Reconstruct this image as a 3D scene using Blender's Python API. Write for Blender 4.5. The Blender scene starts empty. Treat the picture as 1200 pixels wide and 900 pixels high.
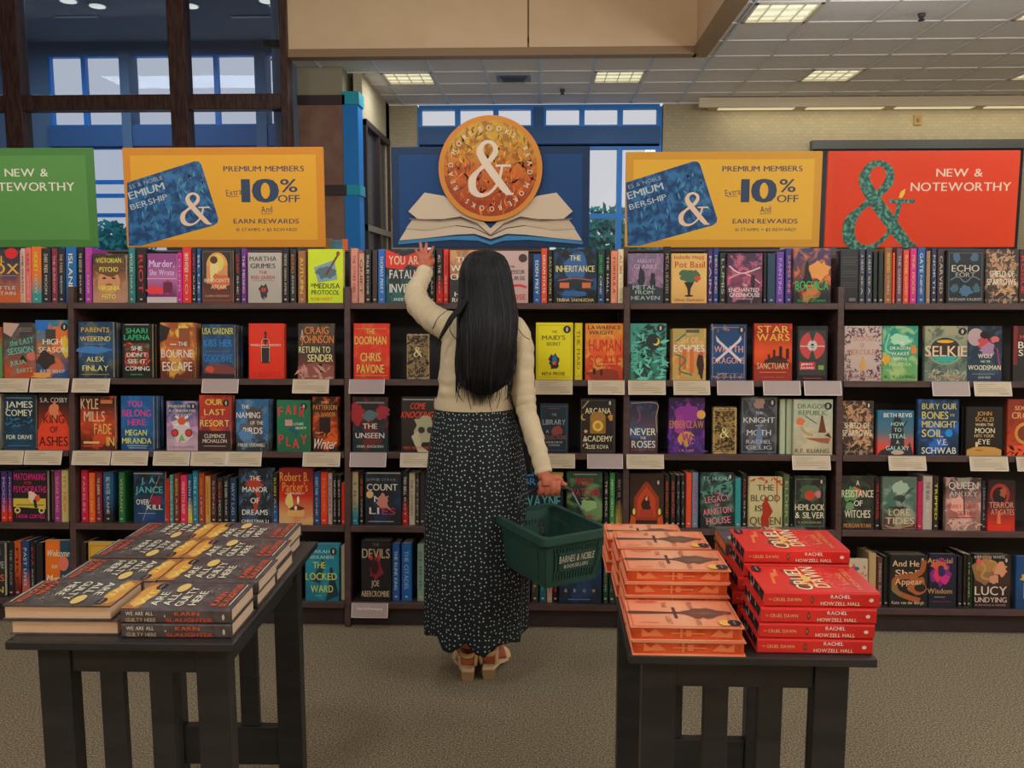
import bpy, bmesh, math, random
from mathutils import Vector, Matrix, Euler, noise
sc = bpy.context.scene
COL = sc.collection
R_ = math.radians
random.seed(7)

# ---------------------------------------------------------------- camera
CAM = Vector((0, 0, 1.5)); F = 1000.0; PITCH = R_(6.8); YAW = R_(1.8)
cd = bpy.data.cameras.new('camera'); cam = bpy.data.objects.new('camera', cd); COL.objects.link(cam)
cd.sensor_width = 36; cd.lens = F / 1200 * 36; cd.clip_start = .02; cd.clip_end = 200
cam.location = CAM; cam.rotation_euler = (R_(90) - PITCH, 0, YAW); sc.camera = cam
CM = cam.rotation_euler.to_matrix()

# ---------------------------------------------------------------- world, lights, exposure
GAIN = 1.66
w = bpy.data.worlds.new('world'); sc.world = w; w.use_nodes = True
w.node_tree.nodes['Background'].inputs[0].default_value = (.80, .80, .82, 1)
w.node_tree.nodes['Background'].inputs[1].default_value = .85
sc.view_settings.view_transform = 'Standard'; sc.view_settings.look = 'None'
sc.view_settings.gamma = 1; sc.view_settings.exposure = 0; sc.view_settings.use_curve_mapping = False

def area(name, loc, sx, sy, power, col, rot=(0, 0, 0)):
    l = bpy.data.lights.new(name, 'AREA'); l.shape = 'RECTANGLE'; l.size = sx; l.size_y = sy
    l.energy = power; l.color = col
    o = bpy.data.objects.new(name, l); COL.objects.link(o); o.location = loc; o.rotation_euler = rot
    return o
WARM = (.95, 1.0, 1.07)
def fill_point(loc, power, rad=.22):
    l = bpy.data.lights.new('fill_light', 'POINT'); l.energy = power; l.shadow_soft_size = rad; l.color = WARM
    o = bpy.data.objects.new('fill_light', l); COL.objects.link(o); o.location = loc; return o
# unseen point lights added overhead, out of view, to brighten ceiling and fascia
for ly, pw, dx in ((-1.6, 50, .2), (.8, 54, 0), (3.2, 26, 0)):
    for lx in (-3.4, -1.0, 2.5 + dx, 4.8): fill_point((lx, ly, 3.25), pw)
for lx in (-1.0, 2.7, 5.6): fill_point((lx, 6.4, 3.3), 34)

# ---------------------------------------------------------------- helpers
def ray(px, py):
    return (CM @ Vector(((px - 600) / F, -(py - 450) / F, -1))).normalized()
def atY(px, py, Y):
    v = ray(px, py); return CAM + v * ((Y - CAM.y) / v.y)
def atZ(px, py, Z):
    v = ray(px, py); return CAM + v * ((Z - CAM.z) / v.z)
def atX(px, py, X):
    v = ray(px, py); return CAM + v * ((X - CAM.x) / v.x)

def lin(c): return c / 12.92 if c <= .04045 else ((c + .055) / 1.055) ** 2.4
def hexc(h, g=None):
    g = GAIN if g is None else g
    if len(h) == 3: h = ''.join(c * 2 for c in h)
    return tuple(min(.88, lin(int(h[i:i + 2], 16) / 255) * g) for i in (0, 2, 4)) + (1,)
MATS = {}
def mat(h, rough=.5, g=None, spec=.35, metal=0, key=''):
    k = (h, rough, g, spec, metal, key)
    if k in MATS: return MATS[k]
    m = bpy.data.materials.new('m_' + h); m.use_nodes = True
    b = m.node_tree.nodes['Principled BSDF']
    b.inputs['Base Color'].default_value = hexc(h, g); b.inputs['Roughness'].default_value = rough
    b.inputs['Specular IOR Level'].default_value = spec; b.inputs['Metallic'].default_value = metal
    MATS[k] = m; return m
def emit(h, s):
    k = ('e', h, s)
    if k in MATS: return MATS[k]
    m = bpy.data.materials.new('glow_' + h); m.use_nodes = True
    b = m.node_tree.nodes['Principled BSDF']
    b.inputs['Base Color'].default_value = (.8, .8, .8, 1)
    b.inputs['Emission Color'].default_value = hexc(h, 1); b.inputs['Emission Strength'].default_value = s
    MATS[k] = m; return m
def noisy(h1, h2, scale=20, detail=3, lo=.4, hi=.6, rough=.6, bump=0, bscale=None, coord='Object', stretch=(1, 1, 1), g=None, spec=.3, h3=None):
    m = bpy.data.materials.new('n_' + h1); m.use_nodes = True; n = m.node_tree.nodes; L = m.node_tree.links
    b = n['Principled BSDF']; tc = n.new('ShaderNodeTexCoord'); mp = n.new('ShaderNodeMapping'); mp.inputs['Scale'].default_value = stretch
    L.new(tc.outputs[coord], mp.inputs[0])
    nz = n.new('ShaderNodeTexNoise'); nz.inputs['Scale'].default_value = scale; nz.inputs['Detail'].default_value = detail
    L.new(mp.outputs[0], nz.inputs['Vector'])
    r = n.new('ShaderNodeValToRGB'); r.color_ramp.elements[0].position = lo; r.color_ramp.elements[1].position = hi
    r.color_ramp.elements[0].color = hexc(h1, g); r.color_ramp.elements[1].color = hexc(h2, g)
    if h3:
        e = r.color_ramp.elements.new((lo + hi) / 2); e.color = hexc(h3, g)
    L.new(nz.outputs['Fac'], r.inputs[0]); L.new(r.outputs[0], b.inputs['Base Color'])
    b.inputs['Roughness'].default_value = rough; b.inputs['Specular IOR Level'].default_value = spec
    if bump:
        bp = n.new('ShaderNodeBump'); bp.inputs['Strength'].default_value = bump; bp.inputs['Distance'].default_value = .01
        n2 = n.new('ShaderNodeTexNoise'); n2.inputs['Scale'].default_value = bscale or scale; n2.inputs['Detail'].default_value = 4
        L.new(mp.outputs[0], n2.inputs['Vector']); L.new(n2.outputs['Fac'], bp.inputs['Height']); L.new(bp.outputs[0], b.inputs['Normal'])
    return m
def art(ct, cm, cb, cn=None, amt=.6, s=30, rough=.33, key=''):
    """printed cover: vertical artwork in three tones with mottled second ink"""
    k = ('art', ct, cm, cb, cn, amt, s, key)
    if k in MATS: return MATS[k]
    m = bpy.data.materials.new('cover_' + ct); m.use_nodes = True; n = m.node_tree.nodes; L = m.node_tree.links
    b = n['Principled BSDF']; tc = n.new('ShaderNodeTexCoord'); sp = n.new('ShaderNodeSeparateXYZ')
    L.new(tc.outputs['Generated'], sp.inputs[0])
    r = n.new('ShaderNodeValToRGB'); e = r.color_ramp.elements
    e[0].position = .15; e[0].color = hexc(cb); e[1].position = .85; e[1].color = hexc(ct)
    x = e.new(.5); x.color = hexc(cm)
    L.new(sp.outputs[2], r.inputs[0]); out = r.outputs[0]
    if cn:
        nz = n.new('ShaderNodeTexNoise'); nz.inputs['Scale'].default_value = s; nz.inputs['Detail'].default_value = 4
        nz.inputs['Distortion'].default_value = .6
        L.new(tc.outputs['Object'], nz.inputs['Vector'])
        r2 = n.new('ShaderNodeValToRGB'); r2.color_ramp.elements[0].position = .5; r2.color_ramp.elements[1].position = .6
        r2.color_ramp.elements[0].color = (0, 0, 0, 1); r2.color_ramp.elements[1].color = (amt, amt, amt, 1)
        L.new(nz.outputs['Fac'], r2.inputs[0])
        mx = n.new('ShaderNodeMix'); mx.data_type = 'RGBA'; L.new(r2.outputs[0], mx.inputs[0])
        L.new(out, mx.inputs[6]); mx.inputs[7].default_value = hexc(cn); out = mx.outputs[2]
    L.new(out, b.inputs['Base Color']); b.inputs['Roughness'].default_value = rough; b.inputs['Specular IOR Level'].default_value = .3
    MATS[k] = m; return m

class MB:
    def __init__(s): s.v = []; s.f = []; s.mi = []; s.mats = []; s.sm = []
    def mid(s, m):
        if m not in s.mats: s.mats.append(m)
        return s.mats.index(m)
    def add(s, vs, fs, m, smooth=False):
        o = len(s.v); i = s.mid(m); s.v.extend([tuple(p) for p in vs])
        for f in fs: s.f.append(tuple(o + k for k in f)); s.mi.append(i); s.sm.append(smooth)
    def box(s, x0, x1, y0, y1, z0, z1, m):
        vs = [(x, y, z) for z in (z0, z1) for y in (y0, y1) for x in (x0, x1)]
        s.add(vs, [(0, 2, 3, 1), (4, 5, 7, 6), (0, 1, 5, 4), (2, 6, 7, 3), (0, 4, 6, 2), (1, 3, 7, 5)], m)
    def prism(s, pts, a, b, m):
        """pts are 3D points of one face; second face shifted by vector b-a"""
        n = len(pts); d = Vector(b) - Vector(a)
        vs = [Vector(p) for p in pts] + [Vector(p) + d for p in pts]
        s.add(vs, [tuple(range(n))[::-1], tuple(range(n, 2 * n))] + [(i, (i + 1) % n, n + (i + 1) % n, n + i) for i in range(n)], m)
    def loft(s, rings, m, cap=True, smooth=True, close=True):
        n = len(rings[0]); vs = [p for r in rings for p in r]; fs = []
        for j in range(len(rings) - 1):
            for i in range(n if close else n - 1):
                k = (i + 1) % n
                fs.append((j * n + i, j * n + k, (j + 1) * n + k, (j + 1) * n + i))
        if cap: fs += [tuple(range(n))[::-1], tuple((len(rings) - 1) * n + i for i in range(n))]
        s.add(vs, fs, m, smooth)
    def tube(s, path, rads, m, n=8, cap=True, squash=None):
        path = [Vector(p) for p in path]
        if not hasattr(rads, '__len__'): rads = [rads] * len(path)
        rings = []; up = None
        for i, p in enumerate(path):
            t = (path[min(i + 1, len(path) - 1)] - path[max(i - 1, 0)]).normalized()
            if up is None: up = t.orthogonal().normalized()
            up = (up - t * up.dot(t)).normalized(); sd = t.cross(up)
            r = rads[i]
            if not hasattr(r, '__len__'): r = (r, r)
            rings.append([p + up * (math.cos(2 * math.pi * k / n) * r[0]) + sd * (math.sin(2 * math.pi * k / n) * r[1]) for k in range(n)])
        s.loft(rings, m, cap)
    def ell(s, c, r, m, nu=16, nv=10):
        c = Vector(c); rings = []
        for j in range(1, nv):
            a = math.pi * j / nv
            rings.append([c + Vector((r[0] * math.sin(a) * math.cos(2 * math.pi * k / nu), r[1] * math.sin(a) * math.sin(2 * math.pi * k / nu), r[2] * math.cos(a))) for k in range(nu)])
        s.loft(rings, m)
    def build(s, name, parent=None, loc=None, rot=None):
        me = bpy.data.meshes.new(name); me.from_pydata(s.v, [], s.f)
        for m in s.mats: me.materials.append(m)
        me.polygons.foreach_set('material_index', s.mi); me.polygons.foreach_set('use_smooth', s.sm); me.update()
        o = bpy.data.objects.new(name, me); COL.objects.link(o)
        if parent: o.parent = parent
        if loc is not None: o.location = loc
        if rot is not None: o.rotation_euler = rot
        return o
def bevel(o, wd=.003, seg=2):
    m = o.modifiers.new('bevel', 'BEVEL'); m.width = wd; m.segments = seg; m.limit_method = 'ANGLE'; return o
def tag(o, label=None, cat=None, group=None, kind=None):
    if label: o['label'] = label
    if cat: o['category'] = cat
    if group: o['group'] = group
    if kind: o['kind'] = kind
    return o
def empty(name, loc=(0, 0, 0), rot=(0, 0, 0), label=None, cat=None, group=None, kind=None):
    o = bpy.data.objects.new(name, None); COL.objects.link(o); o.location = loc; o.rotation_euler = rot; o.empty_display_size = .05
    return tag(o, label, cat, group, kind)
def struct(o): o['kind'] = 'structure'; return o

# ---- lettering: glyph outlines baked once from Blender's built-in font, laid out here
CH = "ABCDEFGHIJKLMNOPQRSTUVWXYZabcdefghijklmnopqrstuvwxyz0123456789&%$!?.,'-/=+*:"
GL = {}
_tmp = []
for st, off in (('n', .0), ('b', .0)):
    for ch in CH:
        c = bpy.data.curves.new('glyph', 'FONT'); c.body = ch; c.size = 1; c.resolution_u = 3; c.offset = off; c.fill_mode = 'FRONT'
        o = bpy.data.objects.new('glyph', c); COL.objects.link(o); _tmp.append((st, ch, o, c))
bpy.context.view_layer.update(); _dg = bpy.context.evaluated_depsgraph_get()
for st, ch, o, c in _tmp:
    e = o.evaluated_get(_dg); me = e.to_mesh()
    vs = [(v.co.x, v.co.y) for v in me.vertices]; fs = [tuple(p.vertices) for p in me.polygons]
    x0 = min(v[0] for v in vs); x1 = max(v[0] for v in vs)
    GL[st, ch] = ([(a - x0, b) for a, b in vs], fs, x1 - x0); e.to_mesh_clear()
for st, ch, o, c in _tmp: bpy.data.objects.remove(o); bpy.data.curves.remove(c)
def layout(txt, st='b', gap=.1):
    out = []; x = 0
    for ch in txt:
        if ch == ' ': x += .34; continue
        g = GL.get((st, ch)) or GL[st, ch.upper()]
        out.append((g, x)); x += g[2] + gap
    return out, max(x - gap, .1)
def text(mb, mp, txt, cu, cv, wd, ht, m, ly, st='b', ang=0, skew=0):
    """text centred on (cu,cv) stretched to wd x ht (cap height) in the plane mp(u,v,layer)"""
    gs, W = layout(txt, st)
    if st == 'b': gs = [(g, x - .012) for g, x in gs] + [((g[0], g[1], 99), x + .012) for g, x in gs]
    CAP = .73; sx = wd / W; sy = ht / CAP; ca, sa = math.cos(ang), math.sin(ang)
    for (vs, fs, gw), x in gs:
        pts = []
        for a, b in vs:
            u = (a + x) * sx - wd / 2; v = b * sy - ht / 2; u += skew * v
            pts.append(mp(cu + u * ca - v * sa, cv + u * sa + v * ca, ly + (.3 if gw == 99 else 0)))
        mb.add(pts, fs, m)
def ngon(mb, mp, pts, m, ly): mb.add([mp(u, v, ly) for u, v in pts], [tuple(range(len(pts)))], m)
def ellp(mb, mp, cu, cv, ru, rv, m, ly, n=22, jit=0, seed=0):
    rr = random.Random(seed)
    ngon(mb, mp, [(cu + ru * (1 + jit * rr.uniform(-1, 1)) * math.cos(6.28318 * k / n), cv + rv * (1 + jit * rr.uniform(-1, 1)) * math.sin(6.28318 * k / n)) for k in range(n)], m, ly)
def stroke(mb, mp, path, widths, m, ly, sub=6):
    """variable-width brush stroke through a Catmull-Rom path in the print plane"""
    P = [Vector(p) for p in path]; n = len(P); pts = []; ws = []
    for i in range(n - 1):
        a, b, c, d = P[max(i - 1, 0)], P[i], P[i + 1], P[min(i + 2, n - 1)]
        for k in range(sub):
            t = k / sub
            pts.append(.5 * ((2 * b) + (-a + c) * t + (2 * a - 5 * b + 4 * c - d) * t * t + (-a + 3 * b - 3 * c + d) * t ** 3))
            ws.append(widths[i] * (1 - t) + widths[i + 1] * t)
    pts.append(P[-1]); ws.append(widths[-1])
    vs = []; 
    for i, p in enumerate(pts):
        t = (pts[min(i + 1, len(pts) - 1)] - pts[max(i - 1, 0)]); t = t.normalized() if t.length else Vector((1, 0))
        nn = Vector((-t.y, t.x)) * ws[i] / 2
        vs += [mp(p.x + nn.x, p.y + nn.y, ly + i * .02), mp(p.x - nn.x, p.y - nn.y, ly + i * .02)]
    mb.add(vs, [(2 * i, 2 * i + 1, 2 * i + 3, 2 * i + 2) for i in range(len(pts) - 1)], m)
AMP = [(1.0, .02), (.86, .1), (.6, .36), (.36, .62), (.24, .8), (.3, .95), (.46, 1), (.6, .92), (.6, .78), (.44, .62), (.2, .46), (.05, .3), (.06, .1), (.22, 0), (.42, .02), (.6, .14), (.72, .32), (.78, .54)]
AMW = [.05, .15, .17, .17, .15, .1, .07, .1, .12, .1, .08, .16, .17, .1, .06, .06, .06, .06]
def amp(mb, mp, cu, cv, wd, ht, m, ly):
    pa = [(cu + (x - .5) * wd, cv + (y - .5) * ht) for x, y in AMP]
    stroke(mb, mp, pa, [k * (wd + ht) / 2 for k in AMW], m, ly)
    ngon(mb, mp, [(cu + .12 * wd, cv + .03 * ht), (cu + .5 * wd, cv + .03 * ht), (cu + .5 * wd, cv + .075 * ht), (cu + .12 * wd, cv + .075 * ht)], m, ly + 3)
    ngon(mb, mp, [(cu + .36 * wd, cv - .5 * ht), (cu + .56 * wd, cv - .5 * ht), (cu + .56 * wd, cv - .455 * ht), (cu + .36 * wd, cv - .455 * ht)], m, ly + 3)
def prints(mb, mp, W, H, spec):
    """parse a compact artwork spec; u,v are fractions of W,H"""
    ly = 1
    for it in spec.split(';'):
        a = it.split()
        if not a: continue
        k = a[0]
        if k in 'TNS':
            st = 'n' if k == 'N' else 'b'
            text(mb, mp, a[1].replace('_', ' '), float(a[2]) * W, float(a[3]) * H, float(a[4]) * W, float(a[5]) * H, mat(a[6], .4), ly, st,
                 R_(float(a[7])) if len(a) > 7 else 0, .25 if k == 'S' else 0)
        elif k == 'E': ellp(mb, mp, float(a[1]) * W, float(a[2]) * H, float(a[3]) * W, float(a[4]) * H, mat(a[5], .4), ly)
        elif k == 'B': ellp(mb, mp, float(a[1]) * W, float(a[2]) * H, float(a[3]) * W, float(a[4]) * H, mat(a[5], .4), ly, 18, .3, a[1] + a[2])
        elif k == 'R':
            u0, v0, u1, v1 = float(a[1]) * W, float(a[2]) * H, float(a[3]) * W, float(a[4]) * H
            ngon(mb, mp, [(u0, v0), (u1, v0), (u1, v1), (u0, v1)], mat(a[5], .4), ly)
        elif k == 'P':
            q = [float(z) for z in a[1].split(',')]
            ngon(mb, mp, [(q[i] * W, q[i + 1] * H) for i in range(0, len(q), 2)], mat(a[2], .4), ly)
        elif k == 'L':
            q = [float(z) for z in a[1].split(',')]; wd = float(a[2]) * W; pa = [(q[i] * W, q[i + 1] * H) for i in range(0, len(q), 2)]
            stroke(mb, mp, pa, [wd] * len(pa), mat(a[3], .4), ly, 4)
        elif k == 'A': amp(mb, mp, float(a[1]) * W, float(a[2]) * H, float(a[3]) * W, float(a[4]) * H, mat(a[5], .4), ly); ly += 1
        elif k == 'D':
            ellp(mb, mp, float(a[1]) * W, float(a[2]) * H, .1 * W, .066 * H, mat('202020', .4), ly)
            ly += 1; ellp(mb, mp, float(a[1]) * W, float(a[2]) * H, .03 * W, .04 * H, mat('a89a88', .4), ly)
        elif k == 'F':   # frame line
            i0 = float(a[1]); t = .012
            for (u0, v0, u1, v1) in ((i0, i0, 1 - i0, i0 + t), (i0, 1 - i0 - t, 1 - i0, 1 - i0), (i0, i0, i0 + t * 1.4, 1 - i0), (1 - i0 - t * 1.4, i0, 1 - i0, 1 - i0)):
                ngon(mb, mp, [(u0 * W, v0 * H), (u1 * W, v0 * H), (u1 * W, v1 * H), (u0 * W, v1 * H)], mat(a[2], .4), ly)
        elif k == 'X':   # scattered flecks: n, u0,v0,u1,v1, size, colour
            rr = random.Random(it); n_ = int(a[1]); q = [float(z) for z in a[2].split(',')]; sz = float(a[3])
            for _ in range(n_):
                cu, cv = rr.uniform(q[0], q[2]) * W, rr.uniform(q[1], q[3]) * H; an = rr.uniform(0, 6.28); l = sz * W * rr.uniform(.5, 1.3); t = l * .3
                c_, s_ = math.cos(an), math.sin(an)
                ngon(mb, mp, [(cu - c_ * l, cv - s_ * l), (cu + s_ * t, cv - c_ * t), (cu + c_ * l, cv + s_ * l), (cu - s_ * t, cv + c_ * t)], mat(a[4], .4), ly)
        ly += 1

# ---------------------------------------------------------------- setting: floor, walls, ceiling
CZ = 3.863            # suspended ceiling height
XR, XL, YB, YF = 9.0, -10.5, -4.0, 11.78
ATX, ATY, ATZ = 1.62, 9.2, 5.6
def ground():
    m = noisy('473f33', '8e8066', 170, 6, .34, .66, .95, .2, 320, h3='6a604d', spec=.1)
    b = MB(); b.box(XL, XR, YB, 14.4, -.1, 0, m); return struct(b.build('floor'))
ground()
beige = noisy('a28c6e', 'a58f71', 3, 2, rough=.8, g=2.35)
def wallpaper():
    m = bpy.data.materials.new('wallpaper'); m.use_nodes = True; n = m.node_tree.nodes; L = m.node_tree.links; b = n['Principled BSDF']
    tc = n.new('ShaderNodeTexCoord'); br = n.new('ShaderNodeTexBrick'); mp = n.new('ShaderNodeMapping'); mp.inputs['Rotation'].default_value = (R_(90), 0, 0)
    L.new(tc.outputs['Object'], mp.inputs[0]); L.new(mp.outputs[0], br.inputs[0])
    br.inputs['Scale'].default_value = 6; br.inputs['Color1'].default_value = hexc('8d8266'); br.inputs['Color2'].default_value = hexc('96896c')
    br.inputs['Mortar'].default_value = hexc('887d63'); br.inputs['Mortar Size'].default_value = .05; br.inputs['Mortar Smooth'].default_value = 1
    L.new(br.outputs[0], b.inputs['Base Color']); b.inputs['Roughness'].default_value = .85; return m
wp = wallpaper(); blk = mat('262423', .5)
def quadwall(name, segs, y0, y1, m):
    b = MB()
    for x0, x1, z0, z1 in segs: b.box(x0, x1, y0, y1, z0, z1, m)
    return struct(b.build(name))
wx0 = atY(489, 150, YF).x; wx1 = atY(777, 150, YF).x; wz1 = CZ; XW = atY(437, 200, YF).x
# far wall with the window opening
quadwall('wall_back', [(XW - .02, wx0, 0, CZ), (wx1, XR, 0, CZ), (wx0, wx1, 0, .9)], YF, YF + .2, wp)
b = MB(); b.box(XR, XR + .1, YB, YF + .2, 0, 6, beige); struct(b.build('wall_right'))
b = MB(); b.box(XL - .1, XL, YB, 14.4, 0, 6, mat('5c6a7c', .8)); struct(b.build('wall_left'))
b = MB(); b.box(XL, XR, YB - .1, YB, 0, 6, beige); struct(b.build('wall_front'))
# far window: blue aluminium frame, clerestory panes over a dark band, tall panes below
frame_blue = mat('2068ac', .4); navy = mat('2c4a70', .6)
def glassmat(name, tint, gl=.06):
    m = bpy.data.materials.new(name); m.use_nodes = True; n = m.node_tree.nodes; L = m.node_tree.links
    out = n['Material Output']; n.remove(n['Principled BSDF'])
    tr = n.new('ShaderNodeBsdfTransparent'); tr.inputs[0].default_value = tint; g = n.new('ShaderNodeBsdfGlossy'); g.inputs['Roughness'].default_value = .03
    mx = n.new('ShaderNodeMixShader'); mx.inputs[0].default_value = gl; L.new(tr.outputs[0], mx.inputs[1]); L.new(g.outputs[0], mx.inputs[2]); L.new(mx.outputs[0], out.inputs[0]); return m
glass = glassmat('window_glass', (.95, .96, .98, 1), .02); glass_in = glassmat('screen_glass', (.86, .9, .96, 1), .05)
def Zat(py, Y, px=630): return atY(px, py, Y).z
def window(name, Y, xs_bars, zlist, band, parent_name=None, fr=frame_blue, bw=.035):
    root = struct(empty(name, (xs_bars[0], Y, zlist[0])))
    ox, oz = xs_bars[0], zlist[0]
    for x in xs_bars:
        b = MB(); b.box(x - bw - ox, x + bw - ox, -.04, .06, 0, zlist[-1] - oz, fr); b.build('mullion', root)
    for z in zlist:
        b = MB(); b.box(0, xs_bars[-1] - ox, -.045, .065, z - .03 - oz, z + .03 - oz, fr); b.build('rail', root)
    if band:
        b = MB(); b.box(0, xs_bars[-1] - ox, -.1, .1, band[0] - oz, band[1] - oz, navy); b.build('spandrel_panel', root)
    for i in range(len(xs_bars) - 1):
        for j in range(len(zlist) - 1):
            if band and zlist[j] >= band[0] - .05 and zlist[j + 1] <= band[1] + .05: continue
            if xs_bars[i + 1] - xs_bars[i] < .2:
                b = MB(); b.box(xs_bars[i] - ox, xs_bars[i + 1] - ox, -.05, .09, zlist[j] - oz, zlist[j + 1] - oz, navy); b.build('pier_panel', root); continue
            b = MB(); b.box(xs_bars[i] + bw - ox, xs_bars[i + 1] - bw - ox, .0, .008, zlist[j] + .03 - oz, zlist[j + 1] - .03 - oz, glass); b.build('pane', root)
    return root
zt = CZ - .03; zb1 = Zat(149, YF); zb0 = Zat(169, YF)
window('window_1', YF + .06, [atY(p, 150, YF).x for p in (491, 536, 581, 625, 637, 682, 727, 773)], [.95, Zat(253, YF), Zat(172, YF), zb0, zb1, zt], (zb0, zb1))

# suspended ceiling: slab, grid bars and separate tiles
tile_m = noisy('8c8884', '94908c', 60, 3, rough=.9, bump=.1, bscale=300, g=3.3); grid_m = mat('a09c98', .6, g=2.2)
GX0, GS = 0.0, .61
def gy(k): return YF - .02 - k * .585
root = struct(empty('ceiling', (0, 0, CZ)))
slab = MB(); slab.box(-2.9, XR, ATY + .02, YF + .2, .1, .16, mat('3a3836', .9)); slab.box(ATX + .02, XR, YB, ATY + .02, .1, .16, mat('3a3836', .9)); slab.build('ceiling_slab', root)
LIGHTS = {(-3, 2), (1, 2), (5, 2), (9, 2), (3, 6), (7, 6), (11, 2), (11, 6)}
SOLID = {}
for k in range(0, 9):
    for i in range(-5, 14):
        x0 = GX0 + i * GS; y1 = gy(k); y0 = gy(k + 1)
        xa = max(x0, -2.9) if y1 > ATY else x0
        if x0 + GS < -2.9: continue
        if y0 < ATY - .05:
            if x0 + GS <= ATX + .05: continue
            xa = max(x0, ATX + .02)
        ya = y0
        if (i, k) in LIGHTS: continue
        key = (round(xa - x0, 2), round(ya - y0, 2))
        if key not in SOLID:
            b = MB(); b.box(xa - x0 + .012, GS - .012, .012, .585 - .012, .012, .03, tile_m); o = b.build('ceiling_tile', root); SOLID[key] = o.data
        else:
            o = bpy.data.objects.new('ceiling_tile', SOLID[key]); COL.objects.link(o); o.parent = root
        o.location = (x0, y0, 0)
for i in range(-4, 14):
    x = GX0 + i * GS; yn = ATY if x < ATX else gy(9)
    b = MB(); b.box(-.012, .012, yn, gy(0), .0, .02, mat('8b94a6', .6, g=2.6) if x < 1.9 else grid_m); b.build('grid_bar', root, (x, 0, 0))  # centre bars painted bluer for the daylight cast from the window
for k in range(10):
    y = gy(k); b = MB(); b.box(-2.9 if y > ATY else ATX, XR - .5, -.011, .011, .001, .019, grid_m); b.build('grid_bar', root, (0, y, 0))
# rest of the low ceiling, nearer than the frame shows
b = MB(); b.box(ATX + .02, XR, YB, gy(9), 0, .05, tile_m); b.box(GX0 + 14 * GS, XR, gy(9), YF, 0, .05, tile_m); b.build('ceiling_field', root)

def troffer(i, k, label):
    x0 = GX0 + i * GS; y0 = gy(k + 1); r = empty('ceiling_light', (x0 + GS / 2, y0 + .2925, CZ), label=label, cat='ceiling light', group='square ceiling lights')
    b = MB(); t = .03; hx, hy = GS / 2 - .012, .2805
    for q in ((-hx, hx, -hy, -hy + t), (-hx, hx, hy - t, hy), (-hx, -hx + t, -hy, hy), (hx - t, hx, -hy, hy)): b.box(*q, -.004, .02, mat('b5ab98', .5))
    b.build('frame', r)
    b = MB(); b.box(-hx + t, hx - t, -hy + t, hy - t, .02, .03, emit('ffeccb', .8)); b.build('diffuser', r)
    for j in range(1, 4):
        b = MB(); xx = -hx + j * 2 * hx / 4; b.box(xx - .004, xx + .004, -hy + t, hy - t, .0, .019, mat('c9bea8', .4)); b.build('louver', r)
    for j in range(1, 3):
        b = MB(); yy = -hy + j * 2 * hy / 3; b.box(-hx + t, hx - t, yy - .004, yy + .004, .0, .018, mat('c9bea8', .4)); b.build('louver', r)
    area('troffer_light', (x0 + GS / 2, y0 + .29, CZ - .03), .5, .5, 12, WARM)
for i, k, l in ((-3, 2, 'lit square ceiling light on the left, above the round sign'), (1, 2, 'lit square ceiling light right of the air vent, far row'),
                (5, 2, 'lit square ceiling light in the far row, above the yellow sign'), (9, 2, 'lit ceiling light of the far row at the right edge'),
                (3, 6, 'nearest lit ceiling light, beside the beige bulkhead corner'), (7, 6, 'near lit ceiling light cut by the right edge')): troffer(i, k, l)
# air vent and sprinklers
r = empty('air_vent', (GX0 - GS / 2, gy(2) - .29, CZ), label='square slatted air vent in the far ceiling between two lights', cat='vent')
b = MB(); b.box(-.2, .2, -.17, .17, -.006, .012, mat('6f7480', .6)); b.build('frame', r)
for j in range(5):
    b = MB(); b.box(-.16 + j * .01, .16 - j * .01, -.13 + j * .055, -.11 + j * .055, -.02, -.004, mat('3c4048', .6)); b.build('slat', r)
for (px, py), l in (((659, 107), 'small dark ceiling sprinkler right of the air vent'), ((931, 119), 'small ceiling sprinkler below the far yellow-sign light'), ((1080, 19), 'small dark ceiling sprinkler between the two near lights')):
    p = atZ(px, py, CZ - .02); r = empty('sprinkler', p, label=l, cat='sprinkler', group='ceiling sprinklers')
    b = MB(); b.tube([(0, 0, .02), (0, 0, .0), (0, 0, -.03)], [.035, .03, .012], mat('3a3634', .5), 10); b.build('sprinkler_head', r)
    b = MB(); b.tube([(0, 0, -.03), (0, 0, -.038)], .028, mat('2a2625', .4), 10); b.build('deflector', r)

# beige bulkhead round the high ceiling, with trim
bulk = struct(empty('trim_1', (0, 0, CZ)))
xa = atY(336, 60, ATY).x; xj = atY(619, 40, ATY).x
b = MB(); b.box(xa, xj - .008, ATY, ATY + .12, .05, ATZ - CZ, beige); bevel(b.build('fascia_panel', bulk), .006)
b = MB(); b.box(xj + .008, ATX, ATY, ATY + .12, .05, ATZ - CZ, beige); bevel(b.build('fascia_panel', bulk), .006)
b = MB(); b.box(ATX, ATX + .12, YB, ATY + .12, .05, ATZ - CZ, beige); b.build('fascia_panel', bulk)
b = MB(); b.box(xj - .05, xj + .05, ATY + .02, ATY + .1, .05, ATZ - CZ, mat('6b5a44', .8)); b.build('joint_backing', bulk)
b = MB(); b.box(xa, ATX, ATY - .03, ATY + .12, -.03, .05, mat('80694e', .6)); b.box(ATX - .03, ATX + .12, YB, ATY + .12, -.03, .05, mat('80694e', .6)); b.build('edge_trim', bulk)
b = MB(); b.box(XL, ATX + .1, YB, ATY, ATZ, ATZ + .1, mat('8f7a5e', .9)); struct(b.build('ceiling_high'))
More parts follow.
